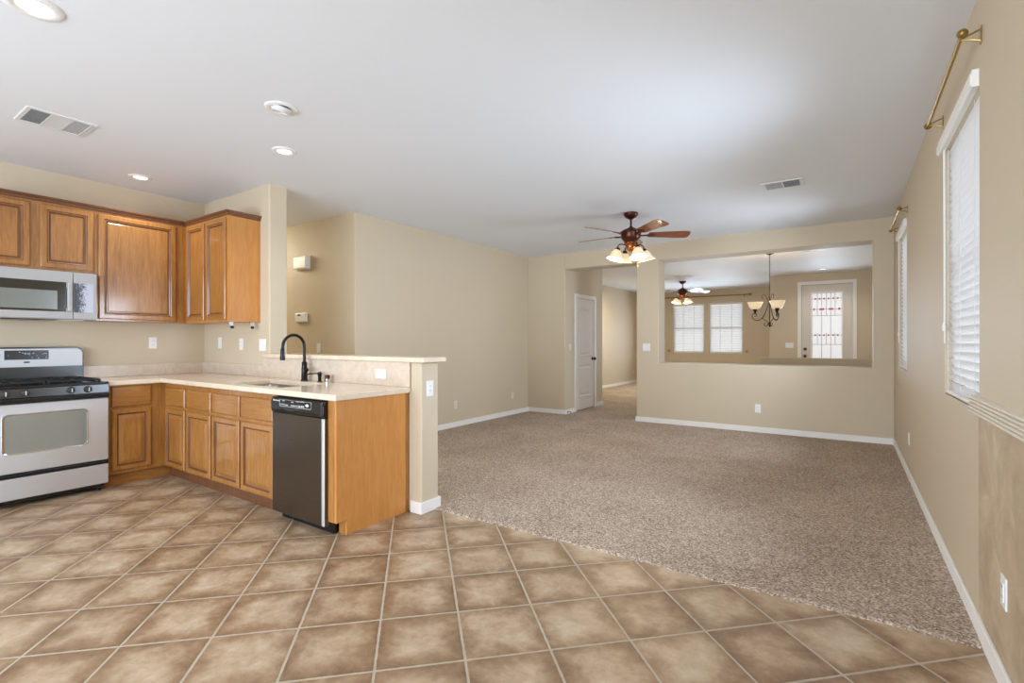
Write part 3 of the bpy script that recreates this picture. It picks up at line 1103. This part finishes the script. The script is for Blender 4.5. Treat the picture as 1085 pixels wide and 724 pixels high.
    MB().prism([(y0 + .012, 1.034), (y1 - .012, 1.034), (y1 - .012, 1.15), (y1 - .026, 1.178), (y1 - .052, 1.190), (y0 + .052, 1.190), (y0 + .026, 1.178), (y0 + .012, 1.15)], (xs - .004, 0, 0), (0, 1, 0), (0, 0, 1), (1, 0, 0), .008).build('backguard_panel', M['steel_range'], r, bevel=.002)
    dp = MB().box(xs + .003, xs + .0075, 1.037, 1.311, 1.098, 1.176, .001).build('display', M['panelblack'], r)
    rnd = random.Random(5)
    for k in range(14):
        mb = MB()
        yy = 1.05 + .25 * rnd.random()
        zz = 1.106 + .055 * rnd.random()
        mb.box(xs + .0076, xs + .0082, yy, yy + rnd.choice((.006, .010, .012)), zz, zz + .0035)
        mb.build('button_mark', M['marks'], dp)
    for yy in (1.158, 1.166, 1.178, 1.186):
        MB().box(xs + .0076, xs + .0084, yy, yy + .005, 1.142, 1.156).build('clock_digit', M['bluemarks'], dp)
    # maker's emblem: a small oval swash with a spark at its left
    MB().lathe([(.022, 0), (.022, .002), (.018, .003)], (0, 0, 0), axis='x', seg=20, mat=Matrix.Diagonal((1, 1, .30))).build('emblem', M['panelblack'], r)
    em = r.children[-1] if r.children else None
    for o in r.children:
        if o.name.startswith('emblem'):
            o.data.transform(Matrix.Translation((xs + .003, 1.172, 1.075)))
    for xx in (xf - .03, xb + .05):
        for yy in (y0 + .05, y1 - .05):
            MB().lathe([(.018, 0), (.018, .012), (.009, .014), (.009, .055)], (xx, yy, 0), seg=10).build('foot', M['blackmatte'], r)
    MB().box(xf - .02, xf - .005, y0 + .02, y1 - .02, .03, .065).build('kick_strip', M['black'], r)


build_range()


def build_microwave():
    r = thing('microwave', 'stainless over-the-range microwave hung under the short wall cabinet', 'microwave')
    y0, y1, z0, z1, xf = .797, 1.553, 1.436, 1.840, -5.46
    MB().box(XK, xf, y0, y1, z0, z1, .003).build('body', M['steel'], r)
    ys = 1.395
    d = MB().box(xf, xf + .030, y0, ys - .0015, z0 + .004, z1 - .004, .004).build('door', M['steel'], r)
    MB().box(xf + .029, xf + .0315, y0 + .03, 1.348, 1.500, 1.748, .001).build('window_border', M['mwframe'], d)
    MB().box(xf + .0312, xf + .0325, y0 + .07, 1.292, 1.518, 1.672, .0005).build('window_mesh', M['mwglass'], d)
    MB().box(xf + .028, xf + .052, 1.352, 1.386, 1.503, 1.747, .008, 3).build('handle', M['steel'], d)
    MB().box(xf + .0305, xf + .034, 1.338, 1.352, 1.53, 1.70).build('handle_recess', M['black'], d)
    c = MB().box(xf, xf + .030, ys + .0015, y1, z0 + .004, z1 - .004, .004).build('control_housing', M['steel'], r)
    MB().box(xf + .029, xf + .0315, ys + .005, 1.530, 1.498, 1.746, .001).build('keypad', M['keypad'], c)
    mb = MB()
    mb.box(XK + .06, xf - .01, .90, 1.30, z0 - .008, z0)
    mb.build('grease_filter', M['black'], r)
    MB().box(XK + .10, xf - .03, 1.34, 1.48, z0 - .006, z0, .002).build('task_light', M['grille'], r)


build_microwave()


def build_dishwasher():
    r = thing('dishwasher', 'stainless dishwasher with black control panel at the end of the counter', 'dishwasher')
    x0, x1 = -3.364, -2.762
    MB().box(x0 + .003, x1 - .003, 1.99, 2.57, .09, .866).build('tub', M['panelblack'], r)
    yf = 1.950
    MB().box(x0, x1, yf, 1.988, .062, .757, .006, 3).build('door', M['steel_dw'], r)
    MB().box(x1 - .034, x1 - .003, yf - .003, 1.986, .064, .755, .006, 3).build('edge_glint', M['steel_range'], r)  # paler steel strip paints the bright reflection along the door's rounded right edge
    # bulged black control panel with recessed pocket pull
    pr = [(1.988, .760), (yf - .004, .760), (yf - .010, .785), (yf - .010, .835), (yf + .002, .862), (1.988, .866)]
    MB().prism(pr, (x0, 0, 0), (0, 1, 0), (0, 0, 1), (1, 0, 0), x1 - x0).build('control_panel', M['black'], r, bevel=.003)
    yy = yf - .0105
    n = 10
    xm = -3.13
    cpts = [(xm - .12 + .24 * k / n, .800 - .022 * math.sin(math.pi * k / n)) for k in range(n + 1)]
    cpts2 = [(a, .803) for a, b in reversed(cpts)]
    MB().prism(cpts + cpts2[1:-1], (0, yy + .002, 0), (1, 0, 0), (0, 0, 1), (0, -1, 0), .003).build('pocket_pull', M['slot'], r)
    # framed cluster of keys
    mb = MB()
    fx0, fx1, fz0, fz1 = -3.255, -2.89, .806, .852
    for b in ((fx0, fx1, fz0, fz0 + .0025), (fx0, fx1, fz1 - .001, fz1), (fx0, fx0 + .002, fz0, fz1), (fx1 - .002, fx1, fz0, fz1)):
        mb.box(b[0], b[1], yy - .0012, yy + .002, b[2], b[3])
    rnd = random.Random(2)
    for (a, b, zz) in ((-3.24, -3.19, .817), (-3.185, -3.155, .814), (-3.12, -3.04, .815), (-3.22, -3.20, .842), (-3.115, -3.09, .838), (-3.06, -3.02, .846), (-3.01, -2.975, .847)):
        xx = a
        while xx < b:
            mb.box(xx, xx + .005, yy - .0012, yy + .002, zz, zz + .006)
            xx += .0085
    for xx in (-3.03, -3.005, -2.985):
        mb.box(xx, xx + .014, yy - .0012, yy + .002, .812, .824)
    mb.lathe([(.018, 0), (.018, -.001)], (0, 0, 0), axis='y', seg=18, mat=Matrix.Translation((-2.935, yy, .829)) @ Matrix.Diagonal((1, 1, .55)).to_4x4())
    # row of small letters, the maker's name worn to a streak
    for k in range(8):
        mb.box(-3.335 + k * .010, -3.335 + k * .010 + .007, yy - .0005, yy + .003, .838, .838 + (.012 if k == 0 else .008))
    mb.build('key_marks', M['marks'], r)
    MB().prism([(yf - .014, .775), (yf - .014, .85), (yf + .0, .858), (1.98, .858), (1.98, .768), (yf - .006, .768)], (x1 - .030, 0, 0), (0, 1, 0), (0, 0, 1), (1, 0, 0), .020).build('end_trim', M['panelblack'], r, bevel=.002)
    MB().box(x0 + .01, x1 - .004, 2.02, 2.06, .0, .09).build('toe_kick', M['black'], r)


build_dishwasher()

# ------------------------------------------------------------------ outlets and switches (local: face looks to -Y)
def wall_plate(label, cat, loc, facing, kind, group, mat='plate', flip=False):
    """kind: duplex, rocker, double_rocker, triple_rocker, blank; facing: -y, +x, -x"""
    nm = {'duplex': 'wall_outlet', 'decora': 'wall_outlet'}.get(kind, 'light_switch')
    r = thing(nm, label, cat, group)
    n = {'double': 2, 'triple': 3}.get(kind.split('_')[0], 1)
    w, h = .07 + .046 * (n - 1), .115
    mb = MB()
    pm = M[mat]

    def bx(m_, a0, a1, y0, y1, b0, b1, bev=0.0):
        if flip:
            a0, a1, b0, b1 = b0, b1, a0, a1
        m_.box(a0, a1, y0, y1, b0, b1, bev)
    bx(mb, -w / 2, w / 2, -.006, 0, -h / 2, h / 2, .002)
    mb.build('cover_plate', pm, r)
    if kind == 'duplex':
        for sgn in (-1, 1):
            q = MB()
            bx(q, -.017, .017, -.009, -.005, sgn * .02 - .014, sgn * .02 + .014, .003)
            so = q.build('receptacle', pm, r)
            for a in (-.007, .007):
                q = MB()
                bx(q, a - .0012, a + .0012, -.0093, -.0085, sgn * .02 - .003, sgn * .02 + .006)
                q.build('slot', M['slot'], so)
    elif kind == 'decora':
        q = MB()
        bx(q, -.017, .017, -.009, -.005, -.034, .034, .002)
        so = q.build('receptacle', pm, r)
        for sgn in (-1, 1):
            for a in (-.007, .007):
                q = MB()
                bx(q, a - .0012, a + .0012, -.0093, -.0085, sgn * .018 - .003, sgn * .018 + .006)
                q.build('slot', M['slot'], so)
    else:
        for i in range(n):
            cx = (i - (n - 1) / 2) * .046
            q = MB()
            bx(q, cx - .0165, cx + .0165, -.0085, -.005, -.033, .033, .0015)
            bx(q, cx - .014, cx + .014, -.0115, -.008, -.03, -.002, .0015)
            q.build('rocker', pm, r)
    settle(r, loc, {'-y': 0, '+x': R90, '-x': -R90}[facing])
    return r


wall_plate('white outlet on the kitchen wall right of the range', 'outlet', (XK, 2.122, 1.237), '+x', 'duplex', 'kitchen outlets')
wall_plate('white single switch on kitchen back wall, nearest the corner below the wall cabinet', 'switch', (-5.475, YK, 1.237), '-y', 'rocker', 'kitchen switches')
wall_plate('white outlet on kitchen back wall between the single and the double switch plates', 'outlet', (-5.045, YK, 1.225), '-y', 'decora', 'kitchen outlets')
wall_plate('white double switch plate on the kitchen back wall left of the faucet', 'switch', (-4.655, YK, 1.218), '-y', 'double_rocker', 'kitchen switches')
wall_plate('white sideways outlet set in the tall cream backsplash', 'outlet', (-2.96, YK - .02, 1.003), '-y', 'duplex', 'kitchen outlets', flip=True)
wall_plate('white outlet on the end of the pony wall below the bar ledge', 'outlet', (-2.555, 2.69, .905), '+x', 'decora', 'kitchen outlets')
wall_plate('white switch on the wall below the thermostat, seen over the bar ledge', 'switch', (-5.40, YN, 1.165), '-y', 'rocker', 'living room switches')
wall_plate('almond outlet low on the long left wall, nearer the pony wall', 'outlet', (XL, 5.502, .333), '+x', 'duplex', 'living room outlets', 'almond')
wall_plate('almond outlet low on the long left wall, nearer the far corner', 'outlet', (XL, 6.984, .336), '+x', 'duplex', 'living room outlets', 'almond')
wall_plate('white outlet low on the far wall under the pass-through', 'outlet', (-1.014, YF, .336), '-y', 'duplex', 'living room outlets')
wall_plate('white double switch plate on the pier between hall and pass-through', 'switch', (-2.566, YF, 1.164), '-y', 'double_rocker', 'living room switches')
wall_plate('almond switch beside the hall closet door', 'switch', (-3.98, 7.674, 1.153), '+x', 'rocker', 'living room switches', 'almond')
wall_plate('tiny almond outlet low on the hall wall, beyond the closet door', 'outlet', (XH, 14.48, .337), '+x', 'duplex', 'hall outlets', 'almond')
wall_plate('white triple switch plate left of the entry door', 'switch', (-1.083, YE, 1.166), '-y', 'triple_rocker', 'entry switches')
wall_plate('white outlet on the right wall below the far window', 'outlet', (XR, 5.788, .362), '-x', 'duplex', 'right wall outlets')
wall_plate('white outlet on the tan textured patch under the chair rail', 'outlet', (XR, 2.463, .352), '-x', 'decora', 'right wall outlets')

r = thing('thermostat', 'small white thermostat box on the beige nook wall', 'thermostat')
MB().box(-5.866, -5.625, YN - .03, YN, 1.497, 1.612, .012, 3).build('housing', M['plate'], r, smooth=False)
MB().box(-5.80, -5.745, YN - .033, YN - .028, 1.575, 1.595, .001).build('dial_window', M['slot'], r)
r = thing('door_chime', 'white door chime box mounted high above the thermostat', 'door chime')
MB().box(-5.855, -5.585, YN - .06, YN, 2.165, 2.325, .014, 3).build('cover', M['plate'], r)
MB().box(-5.865, -5.575, YN - .012, YN, 2.158, 2.332, .004).build('back_plate', M['plate'], r)

r = thing('door_stop', 'tiny black door stop on the baseboard at the alcove corner', 'door stop')
MB().lathe([(.014, 0), (.010, .006), (.006, .01), (.006, .05)], (-3.966, 7.56, .045), axis='x', seg=10).build('spring', M['orb'], r, smooth=True)
MB().lathe([(.010, .05), (.010, .062), (.004, .066)], (-3.966, 7.56, .045), axis='x', seg=10).build('tip', M['blackmatte'], r, smooth=True)

# ------------------------------------------------------------------ ceiling fittings
def can_light(x, y, label, rad, lit=True, eyeball=False):
    r = thing('recessed_light', label, 'ceiling light', 'recessed ceiling lights')
    MB().lathe([(rad, 0), (rad, -.004), (rad * .93, -.008), (rad * .70, -.010), (rad * .60, -.005), (rad * .57, -.001)], (0, 0, 0), seg=32, cap1=False).build('trim_ring', M['plate'], r, smooth=True)
    if eyeball:
        mt = Matrix.Rotation(math.radians(20), 4, 'Y')
        MB().lathe([(.062, .01), (.060, -.012), (.052, -.022), (.045, -.022), (.042, -.010), (.002, -.008)], (0, 0, -.004), seg=24, mat=mt).build('eyeball', M['can_off'], r, smooth=True)
    else:
        MB().lathe([(rad * .60, -.002), (rad * .54, -.005), (rad * .3, -.008), (.002, -.009)], (0, 0, 0), seg=28).build('lens', M['can_lens'] if lit else M['can_off'], r, smooth=True)
    settle(r, (x, y, ZC))
    if lit:
        d = bpy.data.lights.new('can_beam', 'SPOT')
        d.energy = CAN_W
        d.color = (1.0, .97, .92)
        d.spot_size = math.radians(140)
        d.spot_blend = .6
        d.shadow_soft_size = .06
        o = bpy.data.objects.new('can_beam', d)
        o.location = (x, y, ZC - .03)
        COL.objects.link(o)
    return r


CAN_W = 18
can_light(-3.012, .636, 'large lit recessed light at the top left of the ceiling', .105)
can_light(-3.012, 1.806, 'unlit eyeball recessed light in the kitchen ceiling', .098, False, True)
can_light(-3.67, 2.225, 'lit recessed light just behind the eyeball light', .09)
can_light(-5.344, 1.845, 'lit recessed light closest to the kitchen wall cabinets', .09)
can_light(-.42, 12.06, 'lit recessed light above the entry door', .09)


def vent(label, cx, cy, lx, ly, rot, bays):
    """ceiling register; long side along local X"""
    r = thing('ceiling_vent', label, 'vent', 'ceiling registers')
    w, h = lx / 2, ly / 2
    boxes_solid([(-w, w, -h, h, -.008, 0)], [(-w + .025, w - .025, -h + .025, h - .025, -.008, 0)]).build('frame', M['grille'], r, bevel=.002)
    MB().box(-w + .02, w - .02, -h + .02, h - .02, -.0015, 0).build('duct_backing', M['grille_dark'], r)
    a0, a1 = -w + .025, w - .025
    bw = (a1 - a0) / len(bays)
    for i, b in enumerate(bays):
        b0, b1 = a0 + bw * i, a0 + bw * (i + 1)
        mb = MB()
        mb.box(b1 - .005, b1 + .005, -h + .02, h - .02, -.008, -.001)
        if b == 'plate':
            mb.box(b0 + .004, b1 - .004, -h + .025, h - .025, -.006, -.002)
        else:
            nsl = max(6, int((ly - .064) / .0165))
            ang = {'a': .95, 'b': -.95, 'c': .30, 'd': .04, 'e': .17}[b]
            for k in range(nsl):
                yy = -h + .032 + (ly - .064) * k / (nsl - 1)
                cs, sn = .008 * math.cos(ang), .008 * math.sin(ang)
                mb.prism([(-cs, -sn), (cs, sn), (cs, sn + .0014), (-cs, -sn + .0014)], (b0, yy, -.006), (0, 1, 0), (0, 0, 1), (1, 0, 0), b1 - b0)
        mb.build('louvre', M['grille'], r)
    settle(r, (cx, cy, ZC), rot)
    return r


vent('white register in the kitchen ceiling near the top left', -4.47, 1.06, .36, .33, R90, 'cde')
vent('white two part register in the living room ceiling right of the fan', -.51, 5.36, .34, .26, 0, 'ec')
vent('white register in the front room ceiling above the small fan', -3.14, 11.65, .44, .34, 0, 'dd')
vent('white register at the top edge of the pass-through, right of the chandelier chain', -.46, 9.44, .34, .26, 0, 'dd')

# ------------------------------------------------------------------ ceiling fans
def build_fan(label):
    r = thing('ceiling_fan', label, 'ceiling fan', 'bronze five blade ceiling fans')
    B = M['bronze']
    MB().lathe([(.082, 0), (.085, -.012), (.080, -.030), (.055, -.055), (.028, -.068), (.020, -.075)], seg=24).build('canopy', B, r, smooth=True)
    MB().lathe([(.012, -.06), (.012, -.18)], seg=12).build('downrod', B, r, smooth=True)
    MB().lathe([(.020, -.160), (.030, -.170), (.070, -.188), (.108, -.208), (.126, -.222), (.122, -.234), (.114, -.248), (.114, -.278), (.108, -.298), (.090, -.318), (.078, -.332), (.074, -.340)], seg=28).build('motor_housing', B, r, smooth=True)
    MB().lathe([(.074, -.338), (.080, -.348), (.076, -.356), (.055, -.366), (.058, -.395), (.050, -.420), (.030, -.440), (.014, -.448), (.012, -.462), (.004, -.466)], seg=24).build('light_kit', M['brass_red'], r, smooth=True)
    for k in range(5):
        ang = math.radians(72 * k - 2)
        rot = Matrix.Rotation(ang, 4, 'Z')
        pit = Matrix.Rotation(math.radians(-14.5), 4, 'X')
        n = 6
        out = [(.20, -.052), (.235, -.060), (.58, -.084), (.640, -.083), (.668, -.068), (.678, -.024), (.678, .024), (.668, .068), (.640, .083), (.58, .084), (.235, .060), (.20, .052)]
        mb = MB().prism(out, (0, 0, -.003), (1, 0, 0), (0, 1, 0), (0, 0, 1), .006)
        for v in mb.bm.verts:
            v.co = rot @ (pit @ v.co + Vector((0, 0, -.252)))
        bl = mb.build('blade', M['cherry'], r, bevel=.0015)
        mb = MB()
        mb.tube([(.085, 0, -.004), (.13, .0, -.012), (.175, 0, -.008), (.21, 0, -.006)], [.012, .009, .010, .008], 8, 3)
        mb.prism([(.18, -.012), (.22, -.036), (.262, -.030), (.29, 0), (.262, .030), (.22, .036), (.18, .012)], (0, 0, -.009), (1, 0, 0), (0, 1, 0), (0, 0, 1), .005)
        for v in mb.bm.verts:
            v.co = rot @ (pit @ v.co + Vector((0, 0, -.252)))
        mb.build('blade_iron', M['bronze'], bl)
    for k in range(4):
        ang = math.radians(11.5 + 90 * k)
        rot = Matrix.Rotation(ang, 4, 'Z')
        mb = MB().tube([(.045, 0, -.385), (.085, 0, -.372), (.125, 0, -.366), (.155, 0, -.385), (.166, 0, -.418)], .0075, 8, 3)
        mb.lathe([(.010, .012), (.024, .004), (.030, -.010), (.030, -.026), (.026, -.030)], (.167, 0, -.418), seg=14)
        for v in mb.bm.verts:
            v.co = rot @ v.co
        arm = mb.build('lamp_arm', M['bronze'], r, smooth=True)
        til = Matrix.Rotation(math.radians(-14), 4, 'Y')
        mb = MB().lathe([(.028, -.012), (.036, -.020), (.050, -.036), (.060, -.058), (.070, -.086), (.086, -.110), (.100, -.124), (.098, -.126), (.083, -.112), (.066, -.088), (.056, -.060), (.046, -.040), (.032, -.024), (.024, -.016)], (0, 0, 0), seg=24, mat=til, cap0=False, cap1=False)
        for v in mb.bm.verts:
            v.co = rot @ (v.co + Vector((.167, 0, -.423)))
        mb.build('lamp_shade', M['shade'], r, smooth=True)
        mb = MB().lathe([(.010, -.02), (.014, -.035), (.024, -.06), (.020, -.08), (.004, -.09)], (0, 0, 0), seg=12, mat=til)
        for v in mb.bm.verts:
            v.co = rot @ (v.co + Vector((.167, 0, -.423)))
        mb.build('light_bulb', M['can_lens'], r, smooth=True)
    mb = MB().tube([(.07, -.01, -.36), (.078, -.01, -.45), (.078, -.01, -.61)], .0016, 6, 1)
    mb.lathe([(.003, 0), (.009, -.006), (.009, -.018), (.003, -.024)], (.078, -.01, -.61), seg=10)
    mb.build('pull_chain', M['brass'], r, smooth=True)
    return r


M['brass_red'] = plain('polished_copper_bronze', s(176, 108, 66), 0.22, 0.85)
YAW = math.radians(34.09)
FAN = (-2.095, 5.573, ZC)
fan = build_fan('red bronze ceiling fan with five blades and four lit shades, in the living room')
settle(fan, FAN, YAW)
FAN2 = (-3.40, 12.60, ZC)
fan2 = copy_thing(fan, FAN2, YAW + math.radians(4), 'small looking bronze ceiling fan in the front room, seen through the pass-through')


def fan_bulbs(c, w):
    for k in range(4):
        a = YAW + math.radians(11.5 + 90 * k)
        d = bpy.data.lights.new('shade_glow', 'POINT')
        d.energy = w
        d.color = (1, .82, .6)
        d.shadow_soft_size = .05
        o = bpy.data.objects.new('shade_glow', d)
        o.location = (c[0] + .21 * math.cos(a), c[1] + .21 * math.sin(a), c[2] - .56)
        COL.objects.link(o)


fan_bulbs(FAN, 4)
fan_bulbs(FAN2, 4)


# ------------------------------------------------------------------ chandelier
def build_chandelier():
    r = thing('chandelier', 'scrolled iron chandelier with cream glass bowls hanging before the entry', 'chandelier')
    I = M['iron']
    MB().lathe([(.066, 0), (.066, -.006), (.050, -.016), (.020, -.026), (.008, -.034)], seg=24).build('canopy', I, r, smooth=True)
    mb = MB()
    z = -.03
    k = 0
    while z > -.74:                      # chain links, alternately turned
        c = Vector((0, 0, z - .017))
        pts = []
        for i in range(9):
            a = 2 * math.pi * i / 8
            u, w = .007 * math.cos(a), .019 * math.sin(a)
            pts.append(c + (Vector((u, 0, w)) if k % 2 else Vector((0, u, w))))
        mb.tube(pts, .0025, 6, 1)
        z -= .030
        k += 1
    mb.build('chain', I, r)
    MB().lathe([(.006, -.735), (.012, -.75), (.007, -.77), (.016, -.79), (.007, -.81), (.007, -1.17), (.016, -1.185), (.020, -1.205), (.012, -1.225), (.016, -1.235), (.004, -1.255)], seg=14).build('column', I, r, smooth=True)
    for k in range(3):
        ang = math.radians(-207.5 + 120 * k)
        rot = Matrix.Rotation(ang, 4, 'Z')
        mb = MB()
        pts = [(.010, -.79), (.030, -.90), (.075, -1.03), (.115, -1.10), (.17, -1.135), (.235, -1.125), (.268, -1.075), (.255, -1.025), (.220, -1.015), (.200, -1.04), (.212, -1.066), (.232, -1.06)]
        mb.tube([(a, 0, b) for a, b in pts], .006, 8, 4)
        pts = [(.115, -1.10), (.085, -1.125), (.040, -1.16), (.022, -1.20), (.045, -1.235), (.078, -1.225), (.082, -1.195), (.062, -1.185)]
        mb.tube([(a, 0, b) for a, b in pts], .005, 8, 4)
        pts = [(.010, -.86), (.035, -.78), (.075, -.705), (.115, -.715), (.118, -.755), (.095, -.765)]
        mb.tube([(a, 0, b) for a, b in pts], .0045, 8, 4)
        mb.lathe([(.008, -1.055), (.022, -1.005), (.034, -.985), (.036, -.975), (.012, -.965)], (.222, 0, .026), seg=14)
        for v in mb.bm.verts:
            v.co = rot @ v.co
        mb.build('scroll_arm', I, r, smooth=True)
        mb = MB().lathe([(.010, -.972), (.048, -.968), (.080, -.948), (.096, -.915), (.106, -.880), (.124, -.852), (.121, -.849), (.102, -.878), (.092, -.914), (.076, -.944), (.046, -.962), (.010, -.966)], (.222, 0, .026), seg=28, cap0=False, cap1=False)
        for v in mb.bm.verts:
            v.co = rot @ v.co
        mb.build('glass_bowl', M['shade'], r, smooth=True)
        mb = MB().lathe([(.012, -.965), (.014, -.935), (.028, -.90), (.022, -.875), (.006, -.862)], (.222, 0, .026), seg=12)
        for v in mb.bm.verts:
            v.co = rot @ v.co
        mb.build('light_bulb', M['can_lens'], r, smooth=True)
    return r


CH = (-1.095, 9.427, ZC)
settle(build_chandelier(), CH, YAW)
for k in range(3):
    a = YAW + math.radians(-207.5 + 120 * k)
    d = bpy.data.lights.new('bowl_glow', 'POINT')
    d.energy = 3
    d.color = (1, .82, .6)
    d.shadow_soft_size = .04
    o = bpy.data.objects.new('bowl_glow', d)
    o.location = (CH[0] + .222 * math.cos(a), CH[1] + .222 * math.sin(a), CH[2] - .82)
    COL.objects.link(o)

# ------------------------------------------------------------------ curtain rods and holdbacks
def rod_right(y0, y1, z, label):
    r = thing('curtain_rod', label, 'curtain rod', 'gold curtain rods on the right wall')
    x = .402
    MB().tube([(x, y0 - .02, z), (x, y1 + .02, z)], .009, 10, 1).build('rod', M['brass'], r, smooth=True)
    for yy, sg in ((y0, -1), (y1, 1)):
        mb = MB().box(XR - .004, XR, yy - .012, yy + .012, z - .045, z + .03, .002)
        mb.tube([(XR - .003, yy, z + .018), (XR - .03, yy, z + .008), (x, yy, z - .004)], .0045, 8, 3)
        mb.tube([(XR - .003, yy, z - .030), (XR - .03, yy, z - .018), (x, yy, z - .010)], .0045, 8, 3)
        mb.build('bracket', M['brass'], r, smooth=True)
        mb = MB().lathe([(.010, 0), (.014, sg * .006), (.012, sg * .012), (.018, sg * .018), (.020, sg * .028), (.016, sg * .038), (.008, sg * .044), (.002, sg * .046)], (x, yy + sg * .012, z), axis='y', seg=14)
        mb.build('finial', M['rodgold'], r, smooth=True)
    return r


rod_right(2.84, 3.85, 2.552, 'gold curtain rod high on the right wall above the near window')
rod_right(5.917, 6.95, 2.496, 'gold curtain rod above the far right wall window, near the room corner')

r = thing('curtain_rod', 'long bronze curtain rod over the two front room windows', 'curtain rod')
ry, rz = YW - .08, 2.565
MB().tube([(-4.75, ry, rz), (-2.28, ry, rz)], .014, 10, 1).build('rod', M['rodgold'], r, smooth=True)
for xx in (-4.42, -2.40):
    MB().box(xx - .012, xx + .012, YW - .006, YW, rz - .06, rz + .03).tube([(xx, YW - .004, rz - .03), (xx, ry, rz - .018)], .008, 8, 1).build('bracket', M['rodgold'], r, smooth=True)
for xx, sg in ((-4.75, -1), (-2.28, 1)):
    MB().lathe([(.014, 0), (.022, sg * .01), (.018, sg * .02), (.032, sg * .04), (.030, sg * .06), (.008, sg * .075)], (xx, ry, rz), axis='x', seg=14).build('finial', M['rodgold'], r, smooth=True)


def holdback(x, label):
    r = thing('curtain_holdback', label, 'curtain holdback', 'brass holdbacks beside the front windows')
    MB().lathe([(.022, 0), (.022, -.006), (.008, -.01), (.008, -.05)], (x, YW, .975), axis='y', seg=12).build('post', M['brass'], r, smooth=True)
    MB().lathe([(.030, -.05), (.036, -.056), (.030, -.064), (.006, -.068)], (x, YW, .975), axis='y', seg=14).build('rosette', M['brass'], r, smooth=True)


holdback(-4.49, 'round brass holdback left of the left front room window')
holdback(-2.33, 'round brass holdback right of the right front room window')

# ------------------------------------------------------------------ put every origin at its object's base
bpy.context.view_layer.update()
for o in list(COL.objects):
    if o.parent is not None or o.type not in ('MESH', 'EMPTY') or o.location.length > 1e-6:
        continue
    group = [o] + list(o.children) + [g for c in o.children for g in c.children]
    pts = [v.co for q in group if q.type == 'MESH' for v in q.data.vertices]
    if not pts:
        continue
    lo = Vector((min(p.x for p in pts), min(p.y for p in pts), min(p.z for p in pts)))
    hi = Vector((max(p.x for p in pts), max(p.y for p in pts), max(p.z for p in pts)))
    base_pt = Vector(((lo.x + hi.x) / 2, (lo.y + hi.y) / 2, lo.z))
    done = set()
    for q in group:
        if q.type == 'MESH' and q.data.name not in done:
            q.data.transform(Matrix.Translation(-base_pt))
            done.add(q.data.name)
    o.location = base_pt
